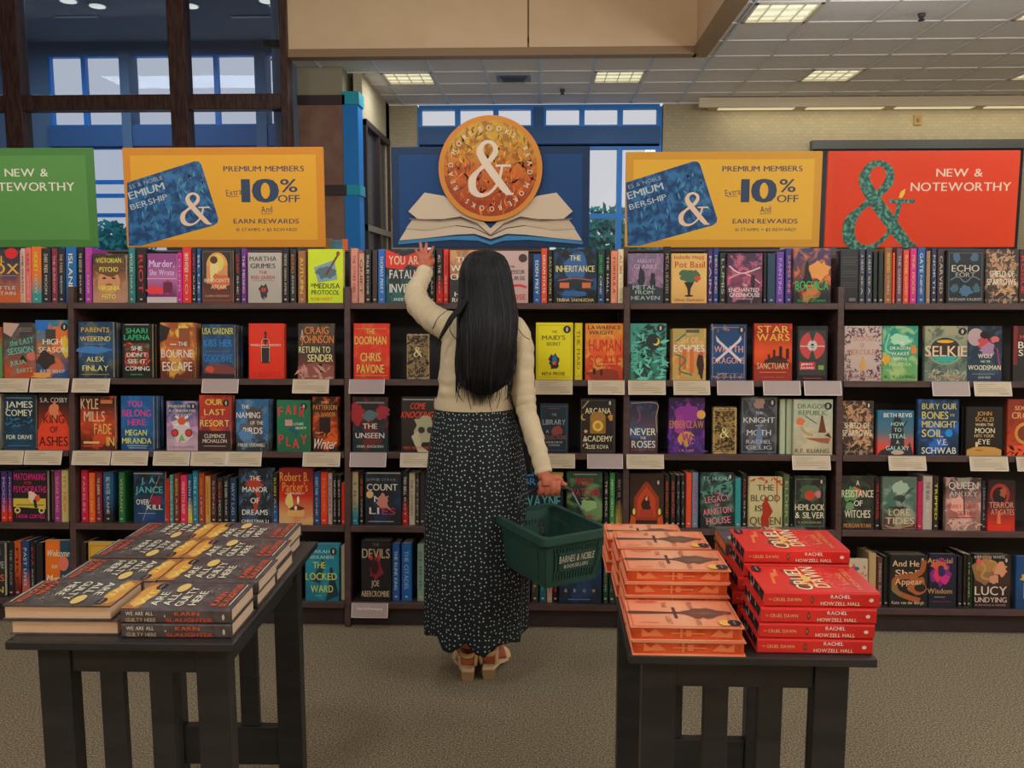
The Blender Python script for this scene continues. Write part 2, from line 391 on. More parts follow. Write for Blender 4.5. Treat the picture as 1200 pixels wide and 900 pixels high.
# column block at the left of the bulkhead
YC = 9.75
xc1 = atY(401, 100, YC).x; xc0 = xa * YC / ATY
z1 = Zat(112, YC, 370); z2 = Zat(123, YC, 370); z3 = Zat(217, YC, 370); z4 = Zat(229, YC, 370)
col = struct(empty('trim_2', (xc0, YC, 0)))
W = xc1 - xc0
def cb(name, z0, z1_, m, o=0, x0=0, x1=None):
    b = MB(); b.box(x0 - o, (W if x1 is None else x1) + o, -o, YF - YC, z0, z1_, m); return b.build(name, col)
cb('column_base', 0, z4, noisy('6b5044', '75594b', 5, rough=.8)); cb('column_band', z4, z3, mat('2e2321', .5), .03)
cb('column_panel', z3, z2, noisy('6b5044', '75594b', 5, rough=.8)); cb('column_band', z2, z1, mat('2e2321', .5), .03); cb('column_head', z1, CZ + .05, mat('7d7460', .8))
bl = mat('0a66a8', .5); tl = mat('128494', .5)  # window light reflected on the column corner, painted as blue and teal strips
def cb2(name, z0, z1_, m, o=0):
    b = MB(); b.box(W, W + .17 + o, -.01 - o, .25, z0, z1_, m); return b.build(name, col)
cb2('painted_reflection', 0, z4, bl); cb2('painted_reflection_band', z4, z3, tl, .015); cb2('painted_reflection', z3, z2, bl); cb2('painted_reflection_band', z2, Zat(135, YC, 400) + .25, tl, .02)
# short return wall with a brown framed window to the right of the column
XS = xc1 + .17
b = MB(); b.box(XS - .1, XS, YC + .25, YF, 0, Zat(300, YC, 400), wp); b.box(XS - .1, XS, YC + .25, YF, Zat(150, 10.6, 425), CZ + .05, wp); b.box(XS - .1, XS, YF - .25, YF, 0, CZ, wp); struct(b.build('wall_return'))
w2 = struct(empty('window_2', (XS, YC + .3, .9)))
zt2 = Zat(150, 10.6, 425) - .9
for y in (0, .8, 1.5):
    b = MB(); b.box(-.06, .03, y, y + .08, 0, zt2, mat('2e211d', .5)); b.build('mullion', w2)
for z in (.0, 1.2, zt2 - .06):
    b = MB(); b.box(-.06, .035, 0, 1.58, z, z + .07, mat('6b6152' if z == 1.2 else '2e211d', .5)); b.build('rail', w2)
b = MB(); b.box(-.03, -.02, 0, 1.55, 0, zt2, mat('2a3036', .2)); b.build('pane', w2)
# thermostat plates
for px, py, s, l in ((456, 229, .06, 'small white plate on the far wallpapered wall, upper'), (457, 250, .05, 'small brass plate on the far wallpapered wall, lower'), (1075, 141, .05, 'small wall plate high on the far wall above the orange sign')):
    p = atY(px, py, YF); o = MB(); o.box(-s, s, -.02, 0, -s * 1.3, s * 1.3, mat('8f8468' if s > .055 else '8a6a30', .5)); o.box(-s * .3, s * .3, -.03, -.02, -s * .5, s * .5, mat('5a5244', .5)); o = bevel(o.build('wall_plate', loc=p), .004); tag(o, l, 'wall plate')
# light cove along the far wall on the right, dark header over a far opening
p0 = atY(832, 134, YF - .25); 
cove = struct(empty('trim_3', (p0.x, YF - .3, CZ)))
b = MB(); b.box(0, XR - p0.x, 0, .28, -.10, -.02, mat('a3937a', .6)); b.build('cove_box', cove)
b = MB(); b.box(-.16, XR - p0.x, -.05, .0, -.12, .0, mat('b1a389', .6)); b.build('cove_lip', cove)
for j in range(6):
    b = MB(); b.box(.12 + j * 1.15, 1.1 + j * 1.15, .03, .2, -.112, -.1, emit('ffe2b0', .55)); b.build('cove_lamp', cove)
area('cove_light', ((p0.x + XR) / 2, YF - .28, CZ - .16), 6.4, .12, 9, (1, .92, .72), (R_(25), 0, 0))
h0 = atY(949, 166, YF); h1 = atY(1197, 175, YF)
b = MB(); b.box(h0.x, h1.x + .0, YF - .12, YF, h1.z, h0.z, mat('4c4c48', .5)); b.box(h0.x + .06, h1.x, YF - .06, YF, 1.2, h1.z, mat('23272e', .4)); struct(b.build('trim_4'))

# ---- left: brown glazed screen and the blue-lit annexe behind it
YG = ATY; br_m = noisy('33211e', '43302a', 6, stretch=(6, 6, 1), rough=.45)
scr = struct(empty('window_3', (0, YG, 0)))
zt_a = Zat(112, YG, 100); zt_b = Zat(130, YG, 100)
posts = [(-222, -190), (8, 29), (202, 222), (331, 340)]
for a_, b_ in posts:
    x0, x1 = atY(a_, 121, YG).x, atY(b_, 121, YG).x
    b = MB(); b.box(x0, x1, -.06, .12, 0, ATZ, br_m); bevel(b.build('post', scr), .008)
b = MB(); b.box(XL, atY(338, 120, YG).x, -.05, .11, zt_b, zt_a, br_m); bevel(b.build('transom', scr), .008)
b = MB(); b.box(XL, atY(338, 120, YG).x, -.05, .11, 1.0, 1.12, br_m); bevel(b.build('transom', scr), .008)
b = MB(); b.box(XL, atY(338, 120, YG).x, -.05, .11, 0, 1.0, mat('54483c', .7)); b.build('dado_panel', scr)
for (a0, a1) in zip(posts[:-1], posts[1:]):
    x0, x1 = atY(a0[1], 121, YG).x, atY(a1[0], 121, YG).x
    for z0, z1_ in ((1.12, zt_b), (zt_a, ATZ)):
        b = MB(); b.box(x0, x1, .02, .028, z0, z1_, glass_in); b.build('pane', scr)
YA = 14.2; AZ = Zat(50, YA, 150)
b = MB(); b.box(XL, xa - .05, YG + .15, YA, AZ, AZ + .1, mat('5a646e', .9)); struct(b.build('ceiling_annexe'))
b = MB(); b.box(xa - .2, xa - .05, YG + .13, YA, 0, AZ, mat('5a6a7c', .9)); struct(b.build('wall_annexe'))
xs = [atY(p, 100, YA).x for p in (57, 98, 148, 152, 205, 253, 305, 310, 345)]
za = Zat(64, YA, 150); zb = Zat(148, YA, 150); zc = Zat(172, YA, 150)
slate = mat('4a5c70', .8)
b = MB(); b.box(XL, xs[0], YA, YA + .15, 0, AZ, slate); b.box(xs[0], xa, YA, YA + .15, za, AZ, slate); b.box(xs[0], xa, YA - .1, YA + .15, zc, zb, navy); b.box(xs[0], xa, YA, YA + .15, 0, .9, slate); struct(b.build('wall_annexe_back'))
window('window_4', YA + .05, xs, [.9, Zat(252, YA, 130), Zat(229, YA, 130), Zat(213, YA, 130), zc, zb, za], (zc, zb))
for j in (2, 6):
    b = MB(); b.box(xs[j] - .05, xs[j + 1] + .05, YA - .12, YA + .2, 0, za, slate); struct(b.build('trim_pier'))
for px, py in ((80, 1), (114, 7), (223, 7), (313, 1), (325, 7)):
    p = atZ(px, py, AZ - .02); r = empty('downlight', p, label={80: 'leftmost round downlight behind the glass screen', 114: 'second round downlight from left behind the glass', 223: 'round downlight behind the middle pane top edge', 313: 'round downlight at the top, second from the bulkhead', 325: 'round downlight nearest the beige bulkhead'}[px], cat='ceiling light', group='round downlights behind the glass')
    b = MB(); b.tube([(0, 0, .02), (0, 0, 0)], .13, mat('8a8a86', .5), 20); b.build('trim_ring', r)
    b = MB(); b.tube([(0, 0, .0), (0, 0, -.012)], .105, emit('fff2dc', .9), 20); b.build('lamp_lens', r)
for px in (63, 270):
    p = atZ(px, 19, AZ - .01); b = MB(); b.box(0, .62, 0, .06, -.01, 0, mat('8f979f', .5)); b = b.build('slot_diffuser', loc=p); tag(b, 'thin pale slot in the annexe ceiling, ' + ('left pane' if px < 100 else 'right pane'), 'vent')
area('annexe_light', ((XL + xa) / 2, 12, AZ - .1), 3, 1, 120, (.78, .9, 1))

# trees outside
lf = [mat('1d7a78', .6, key=str(i)) if i else mat('146a6e', .6) for i in range(2)]
def tree(px, py, Y, h, l):
    p = atY(px, py, Y); rr = random.Random(px); r = empty('tree', (p.x, Y, 0), label=l, cat='tree')
    b = MB(); b.tube([(0, 0, 0), (.05, 0, p.z * .6), (0, 0, p.z)], [.12, .09, .04], mat('2c2a22', .9), 7); b.build('trunk', r)
    b = MB()
    for _ in range(1400):
        d = Vector((rr.gauss(0, 1), rr.gauss(0, 1), rr.gauss(0, 1))).normalized() * rr.uniform(.5, 1)
        c = Vector((d.x * h * .8, d.y * h * .8, p.z + d.z * h * .55)); a = Vector((rr.uniform(-1, 1), rr.uniform(-1, 1), rr.uniform(-1, 1))).normalized() * .13; q = a.orthogonal().normalized() * .06
        b.add([c - a, c + q, c + a, c - q], [(0, 1, 2, 3)], lf[rr.random() < .5])
    o = b.build('foliage', r); o['kind'] = 'stuff'
tree(715, 288, 17.5, 1.45, 'teal leafy tree outside the far centre window')
tree(125, 300, 19, 1.4, 'teal tree outside the window between green and yellow signs')
# ---------------------------------------------------------------- raked bookcases
RK = R_(5.4); O0 = Vector((0, 3.56, 0)); DV = Vector((0, math.cos(RK), -math.sin(RK))); UV_ = Vector((0, math.sin(RK), math.cos(RK)))
def S(px, py, d=0):
    v = ray(px, py); t = (d - (CAM - O0).dot(DV)) / v.dot(DV); p = CAM + v * t - O0
    return p.x, p.dot(UV_)
def LW(x, d, u): return O0 + Vector((x, 0, 0)) + DV * d + UV_ * u
SHY = [355, 445, 531, 618, 708]
SU = [S(631, y)[1] for y in SHY]
wood = noisy('2e2421', '3a2b28', 9, stretch=(1, 4, 4), rough=.42, spec=.4, bump=.05, bscale=40)
wood_e = noisy('3d2d2a', '473430', 9, stretch=(1, 4, 4), rough=.4, spec=.4)
dark = mat('242120', .6)
XB = [S(px, 500)[0] for px in (-250, 84, 407, 734, 984, 1320)]
u_top = S(631, 290, .12)[1]; u_step = S(631, 336)[1]
BACKD = .27
names = ['far left bookcase bay under the green sign', 'bookcase bay under the left yellow sign', 'bookcase bay behind the woman, under the blue sign',
         'narrow bookcase bay under the right yellow sign', 'bookcase bay under the orange sign']
for i in range(5):
    x0, x1 = XB[i], XB[i + 1]; ox = x0
    root = empty('bookcase', (x0, 3.56, 0), label='dark brown wooden ' + names[i], cat='bookcase', group='bookcase bays along the aisle')
    def LL(x, d, u): return LW(x - ox, d, u) - Vector((0, 3.56, 0))
    def lbox(name, xa, xb_, d0, d1, u0, u1, m):
        b = MB(); vs = [LL(x, d, u) for u in (u0, u1) for d in (d0, d1) for x in (xa, xb_)]
        b.add(vs, [(0, 2, 3, 1), (4, 5, 7, 6), (0, 1, 5, 4), (2, 6, 7, 3), (0, 4, 6, 2), (1, 3, 7, 5)], m); return b.build(name, root)
    hw = .013
    # side panel on the right edge (and left one for the first bay)
    for xs_ in ([x0] if i == 0 else []) + [x1]:
        prof = [Vector((0, 0)), LL(0, 0, u_step).yz, LL(0, .1, u_step + .006).yz, LL(0, .1, u_top).yz, LL(0, BACKD + .02, u_top).yz, Vector((LL(0, BACKD + .02, u_top).y, 0))]
        b = MB(); pts = [(xs_ - hw - ox, p[0], p[1]) for p in prof]; b.prism(pts, (0, 0, 0), (2 * hw, 0, 0), wood_e); bevel(b.build('side_panel', root), .002)
    xa, xb_ = x0 + hw + .001, x1 - hw - .001
    for j, u in enumerate(SU):
        o = lbox('shelf', xa, xb_, .0, BACKD, u - .027, u, wood); bevel(o, .002)
        lbox('shelf_lip', xa, xb_, -.004, .0, u - .026, u - .002, wood_e)
    lbox('back_panel', xa, xb_, BACKD, BACKD + .015, .04, u_top, dark)
    lbox('top_rail', xa, xb_, BACKD - .012, BACKD + .02, u_top, u_top + .008, wood_e)
    lbox('kick_board', xa, xb_, .03, .05, .0, SU[4] - .027, noisy('2a2120', '2f2523', 9, rough=.5))

# ---------------------------------------------------------------- books
BOOK_FACES = {}
def book_meshes(root, t, h, w, cov, pages='b9a78a', hard=True, pg_mat=None, paper_head=None):
    """spine on local -Y, height on Z, front cover on +X"""
    e = .0035 if hard else 0; bt = .0026 if hard else .0009; b = MB()
    r = min(.004, t * .2)
    out = [(0, w), (0, r), (r * .4, r * .3), (r, 0), (t - r, 0), (t - r * .4, r * .3), (t, r), (t, w)]
    inn = [(t - bt, w), (t - bt, bt + r), (bt, bt + r), (bt, w)]
    pf = out + inn; n = len(pf)
    vs = [(x, y, z) for z in (0, h) for x, y in pf]
    fs = [(i, (i + 1) % n, n + (i + 1) % n, n + i) for i in range(n)]
    # caps as strips
    for o_, fl in ((0, 1), (n, 0)):
        q = [(0, 1, 10, 11), (1, 2, 3, 10), (3, 4, 9, 10), (4, 5, 6, 9), (6, 7, 8, 9)]
        fs += [tuple(k + o_ for k in (f[::-1] if fl else f)) for f in q]
    b.add(vs, fs, cov); co = b.build('cover', root)
    b = MB(); b.box(bt, t - bt, bt + r, w - (e + .001), e, h - e, pg_mat or mat(pages, .8)); b.build('pages', root)
    return co
def front_map(t, off=.0005): return lambda u, v, ly: (t + off + ly * .00012, u, v)
def spine_map(t, h, off=.0005): return lambda u, v, ly: (v, -off - ly * .00012, h - u)   # u runs down, v across
ROT_SP = Euler((-RK, 0, 0)); ROT_FR = (Euler((-RK, 0, 0)).to_matrix() @ Euler((0, 0, R_(-90))).to_matrix()).to_euler()
ROWN = ['top shelf', 'second shelf', 'third shelf', 'fourth shelf', 'bottom shelf']
ORD = ['just', 'second', 'third', 'fourth', 'fifth', 'sixth', 'seventh', 'eighth', 'ninth', 'tenth', 'eleventh', 'twelfth', 'thirteenth', 'fourteenth', 'fifteenth']
FACE = []
def face(row, x0, x1, yt, n, cover, pr, ref, hard=1):
    u0 = SU[row]; t = .026 if hard else .022; d = .012
    X0, u1 = S(x0, yt, d); X1, _ = S(x1, yt, d); W = X1 - X0; H = u1 - u0
    cv = art(*cover)
    for k in range(n):
        dd = d + k * (t + .0035); jx = (0 if k == 0 else random.uniform(-.004, .004)) 
        root = empty('book', LW(X0 + jx, dd + 0, u0), ROT_FR, cat='book', group='books facing out on the shelves')
        root['label'] = ('%s, facing out%s%s' % (ref[1], ' on the ' if len(ref[1].split()) < 11 else ', ', ROWN[row])) if k == 0 else '%s copy behind the %s, %s' % (['first', 'second', 'third'][k - 1] + ' spare', ref[0], ROWN[row])
        hh = H if k == 0 else H - .001 * k
        # local frame: front cover (+X) faces the aisle after the -90 turn; shift so the cover plane sits at depth dd
        root.location = LW(X0 + jx, dd + t, u0)
        co = book_meshes(root, t, hh, W, cv, hard=bool(hard))
        if k == 0 and pr:
            b = MB(); prints(b, front_map(t), W, H, pr); b.build('cover_print', co)
    FACE.append((row, (x0 + x1) / 2, ref[0], x0, x1))
SPN = []
def spine(row, x0, x1, yt, col, ink, title='', cname='dark', col2=None, d=.03, name=None, sp=None):
    SPN.append((row, x0, x1, yt, col, ink, title, cname, col2, d))
def lim(s):
    w_ = s.split()
    for dr in ('the', 'the', 'cover', 'with', 'over'):
        if len(w_) > 16 and dr in w_[2:]: w_.reverse(); w_.remove(dr); w_.reverse()
    return ' '.join(w_)
def build_spines():
    for row in range(5):
        fs = sorted([f for f in FACE if f[0] == row], key=lambda f: f[1])
        ss = sorted([s for s in SPN if s[0] == row], key=lambda s: s[1])
        for s in ss:
            _, x0, x1, yt, col, ink, title, cname, col2, d = s
            left = [f for f in fs if f[4] <= x0 + 3]; right = [f for f in fs if f[3] >= x1 - 3]
            opts = []
            if left: k = sum(1 for q in ss if q[1] < x0 and q[1] >= left[-1][4] - 3); opts.append((k, 'right of the ' + left[-1][2]))
            if right: k = sum(1 for q in ss if q[1] > x0 and q[2] <= right[0][3] + 3); opts.append((k, 'left of the ' + right[0][2]))
            k, t_ = min(opts); lab = 'slim %s spine, %s %s, %s' % (cname, ORD[k], t_, ROWN[row])
            u0 = SU[row]; X0, u1 = S(x0, yt, d); X1, _ = S(x1, yt, d); t = X1 - X0 - .0008; h = min(u1, u_top + .02 if row == 0 else 9) - u0
            wdt = random.uniform(.135, .15)
            root = empty('book', LW(X0, d, u0), ROT_SP, label=lim(lab), cat='book', group='books standing spine out on the shelves')
            cv = art(col, col, col2 or col, None)
            co = book_meshes(root, t, h, wdt, cv, hard=t > .018)
            b = MB(); mp = spine_map(t, h); m = mat(ink, .4)
            if title:
                parts = title.split('|')
                n = len(parts)
                L_ = h * .78 / n
                for i, p in enumerate(parts):
                    c = h * .08 + L_ * (i + .5)
                    text(b, mp, p, c, t * .5, L_ * .88, t * (.42 if i == 0 else .3), m if i == 0 else mat('a89c8a', .4), 1)
            ellp(b, mp, h * .93, t * .5, h * .016, min(t * .28, .006), mat('a09684', .4), 1, 10)
            b.build('spine_print', co)

# ---- row 1
face(0, -30, 23, 292, 1, ('33323c', '4a3a48', 'a8512a', '8a5a4a', .6, 20), "T C._J. .45 .82 .42 .13 e0942e; T COX .55 .64 .85 .2 e0942e; R .1 .5 .92 .51 8a8478; T BATTLE .6 .28 .6 .07 b0a696; T MOUNTAIN .5 .18 .8 .07 b0a696; E .82 .92 .14 .1 b82420", ('orange-lettered landscape cover', 'grey thriller cover with big orange letters and red sticker'))
face(0, 108, 147, 297, 2, ('3a2c20', '7c5236', '9a7058', 'a87850', .5, 28), "E .5 .42 .34 .24 b07a50; B .5 .7 .44 .16 5a3a28; E .36 .5 .06 .02 3a2820; E .64 .5 .06 .02 3a2820; E .5 .37 .1 .02 8a3c30; T VICTORIAN .5 .86 .74 .1 c2c040; T PSYCHO .5 .68 .56 .1 c2c040; T VIRGINIA .5 .3 .66 .1 c2c040; T FEITO .5 .13 .4 .1 c2c040", ('brown face portrait cover', 'brown cover with a painted face and yellow lettering'))
face(0, 172, 207, 297, 1, ('7c3a70', '9a5a88', '5a2c54', None), "T Murder, .5 .8 .84 .15 d8a8c0; T She_Wrote .5 .62 .82 .12 d8a8c0; R .0 .0 1 .12 a89a98; B .3 .26 .28 .1 c03038; B .7 .3 .16 .14 a02848; R .55 .2 .85 .42 5a1c38; R 0 .48 1 .495 c898b0", ('purple lettered cover', 'purple cover with pale serif lettering and red armchairs'))
face(0, 236, 272.5, 292, 1, ('2c2420', '2c2420', '5c2a20', '4a2c20', .5, 30), "F .04 6a5038; E .5 .7 .34 .24 c08a40; R .16 .36 .84 .7 b27a48; E .52 .74 .2 .16 dba850; B .38 .6 .14 .22 e0b070; E .4 .8 .12 .07 4a2c1c; B .6 .4 .3 .14 b05a30; T INNOCENT'S .5 .42 .8 .07 c8b090; T AFFAIR .56 .3 .5 .08 c8b090; T LAUREN_HARROWAY .5 .13 .78 .04 a08870", ('arched sunset portrait cover', 'dark cover with a golden arch and a hatted figure'))
face(0, 290, 329.5, 296, 1, ('a0988c', '989084', '948c80', None), "T MARTHA .46 .88 .8 .1 33322e; T GRIMES .46 .74 .74 .1 33322e; T THE .46 .61 .24 .06 a03028; T RED_QUEEN .46 .51 .7 .065 a03028; R .12 .44 .8 .446 555; B .48 .24 .14 .14 2c2a28; E .48 .26 .07 .05 b03028; L .48,.34,.48,.06 .02 2c2a28", ('pale grey red-queen cover', 'pale grey cover with black and red lettering'))
face(0, 360.5, 402, 292, 2, ('b0c020', 'b4c424', 'aabb1e', None), "T THE .14 .33 .09 .08 263020 90; T MEDUSA .55 .32 .72 .1 262c1c; T PROTOCOL .5 .2 .78 .09 262c1c; T ROB_HART .4 .08 .6 .06 c85020; P .18,.66,.75,.8,.84,.44,.3,.38 6c8890; B .5 .56 .26 .12 4a5c60; L .52,.52,.86,.9 .05 5a2c1c; E .86 .92 .05 .04 7a3c24", ('lime green cover', 'bright lime green cover with a tilted photograph'), 0)
face(0, 452, 498, 292, 1, ('241e1e', '2a2424', '1e4644', '2f6a64', .5, 26), "P 0,1,.45,.86,1,1,1,.62,.6,.72,.42,.62,0,.66 c4281e; T YOU_ARE .5 .8 .84 .17 d2b890; T FATALLY .52 .54 .84 .17 d8ceb4; T INVITED .5 .28 .8 .17 d8ceb4; T ANDE_PLIEGO .5 .07 .6 .06 c8bca8", ('black cover with red bird wings', 'black cover with red wings, touched by the raised hand'))
face(0, 527, 566, 293, 1, ('b08050', '9a6a48', '2c2624', '6a4434', .6, 22), "P 0,0,1,0,1,.5,.6,.44,0,.5 2c2624; T THE .45 .82 .5 .11 c8bca8; T WISH .38 .66 .7 .12 c8c0b0; T CHILD .38 .5 .7 .12 c8c0b0; T HILL .4 .17 .5 .09 c8bca8; T ROWE .38 .06 .6 .09 c8bca8", ('tan and black cover', 'tan and black cover left of the black hair'))
face(0, 580, 619, 294, 1, ('a88e86', 'a88e86', 'a4867e', None), "E .84 .86 .13 .08 3a2c2a; T THE .5 .7 .2 .05 4a3432; R .1 .61 .9 .615 4a3432; T PROFESSOR .52 .6 .76 .08 4a3c3a; T COURSE .56 .48 .7 .08 4a3c3a; L .2,.3,.7,.34,.95,.3 .07 b02c30; T PROSE .6 .12 .66 .11 a8302c", ('dusty pink cover', 'dusty pink cover with red paper boat right of the hair'))
face(0, 649, 699.5, 292, 1, ('1e2428', '1c2c3c', '161c1e', '28486c', .7, 18), "B .5 .62 .26 .3 2c5484; T THE .5 .84 .26 .1 d8bc70; T INHERITANCE .5 .64 .9 .12 d2b468; B .5 .36 .36 .14 1c2a30; R .14 .28 .36 .38 b05a34; R .66 .28 .86 .38 b05a34; L .1,.42,.5,.46,.9,.42 .03 8a4c34; B .5 .18 .3 .05 28507c; T TRISHA_SAKHLECHA .5 .06 .86 .06 c8a868", ('night-time blue car cover', 'black cover with gold lettering over blue car lights'))
face(0, 736, 777.5, 297, 1, ('6a5c70', '6e5870', '283038', '9a7888', .5, 34), "T AUGUST .5 .85 .5 .07 a890a8; T CLARKE .5 .74 .66 .09 a890a8; B .38 .5 .1 .2 22262e; B .7 .44 .08 .16 22262e; P 0,0,1,0,1,.3,.7,.36,.3,.34,0,.4 283036; T METAL .46 .32 .64 .09 8c9a90; T FROM .46 .22 .5 .08 8c9a90; T HEAVEN .5 .11 .8 .08 8c9a90", ('misty mauve forest cover', 'misty mauve cover with tall dark trees'))
face(0, 787, 828.5, 297, 1, ('c09a58', 'c29c5a', 'b88e50', None), "T Isabella_Hagg .5 .93 .84 .07 a04828; T Pot_Basil .52 .78 .84 .13 a4402c; B .5 .55 .26 .16 3c5c40; E .74 .5 .09 .05 b83820; P .36,.42,.64,.42,.55,.3,.53,.16,.47,.16,.45,.3 241c18; E .5 .15 .12 .02 241c18; T Oliver_Darkshire .5 .07 .84 .06 8a4828", ('tan potted basil cover', 'tan cover with a black urn of green leaves'))
face(0, 852.5, 893.5, 297, 1, ('3c2a40', '70384c', '2c2030', 'b05870', .8, 26), "L .05,.75,.4,.6,.95,.72 .04 e0a0a0; L .05,.5,.5,.6,.95,.4 .03 d08c90; B .74 .44 .07 .16 2a1828; T The .5 .37 .14 .05 c8b8b0; T ENCHANTED .48 .27 .86 .085 c4b6b0; T GREENHOUSE .5 .17 .86 .085 c4b6b0; T SARAH_HART .5 .09 .5 .04 a09290", ('pink flourish cover', 'dark cover with swirling pink flourishes'))
face(0, 930, 974, 291, 1, ('38304c', '5a3638', '1c1c20', 'c8682c', .8, 16), "E .3 .6 .1 .16 6a4030; B .68 .6 .28 .16 d8803c; B .36 .56 .06 .2 181418; P .2,.34,.55,.34,.42,.6,.34,.6 181418; T BOCHICA .5 .33 .88 .17 24a04c; T CAROLINA .5 .13 .4 .05 24904a; T FLOREZ-CERCHIARO .5 .05 .74 .05 24904a", ('fiery hillside cover', 'cover with a dark figure before fire and green title'))
face(0, 985, 1006, 293, 1, ('242424', '262626', '202020', None), "R .1 .86 .9 .87 4a4844; R .1 .8 .94 .81 4a4844; R .1 .76 .86 .77 4a4844; R .1 .72 .9 .73 4a4844; R .1 .6 .9 .61 464440; R .1 .56 .94 .57 464440; R .1 .5 .86 .51 464440; R .1 .38 .9 .39 464440; R .1 .34 .9 .35 464440; R .1 .3 .9 .31 464440; R .5 .04 .86 .1 5a5850", ('plain black back cover', 'black back cover with faint grey lines of print'))
face(0, 1110, 1153.5, 293, 1, ('1f2224', '1f2224', '1f2224', None), "F .05 4a5254; B .26 .86 .1 .09 3a5666; B .74 .86 .1 .09 3a5666; T ECHO .5 .66 .74 .13 a89c88; T FORT .5 .54 .52 .09 8c8678; L .1,.44,.3,.5,.5,.4,.7,.5,.9,.44 .03 50686e; B .5 .24 .2 .1 3c5c70; B .2 .28 .1 .08 36525f; B .8 .28 .1 .08 36525f; T RICKHAM_VALENTI .5 .08 .86 .05 9c9486", ('black cover with blue scrollwork', 'black cover with blue-grey scrollwork'))
face(0, 1155.5, 1194, 292, 1, ('352c26', '4a3a2e', '2c2622', 'a0785a', .9, 40), "X 60 .1,.35,.9,.98 .1 a8805c; X 30 .3,.1,.9,.45 .09 b08a64; T SHIELD_OF .5 .55 .74 .12 c8b8a0; T SPARROWS .48 .4 .88 .12 c8b8a0; T DEVNEY_PERRY .5 .06 .8 .05 8a7a68", ('bronze branching cover', 'dark cover of bronze branches with pale block title'))
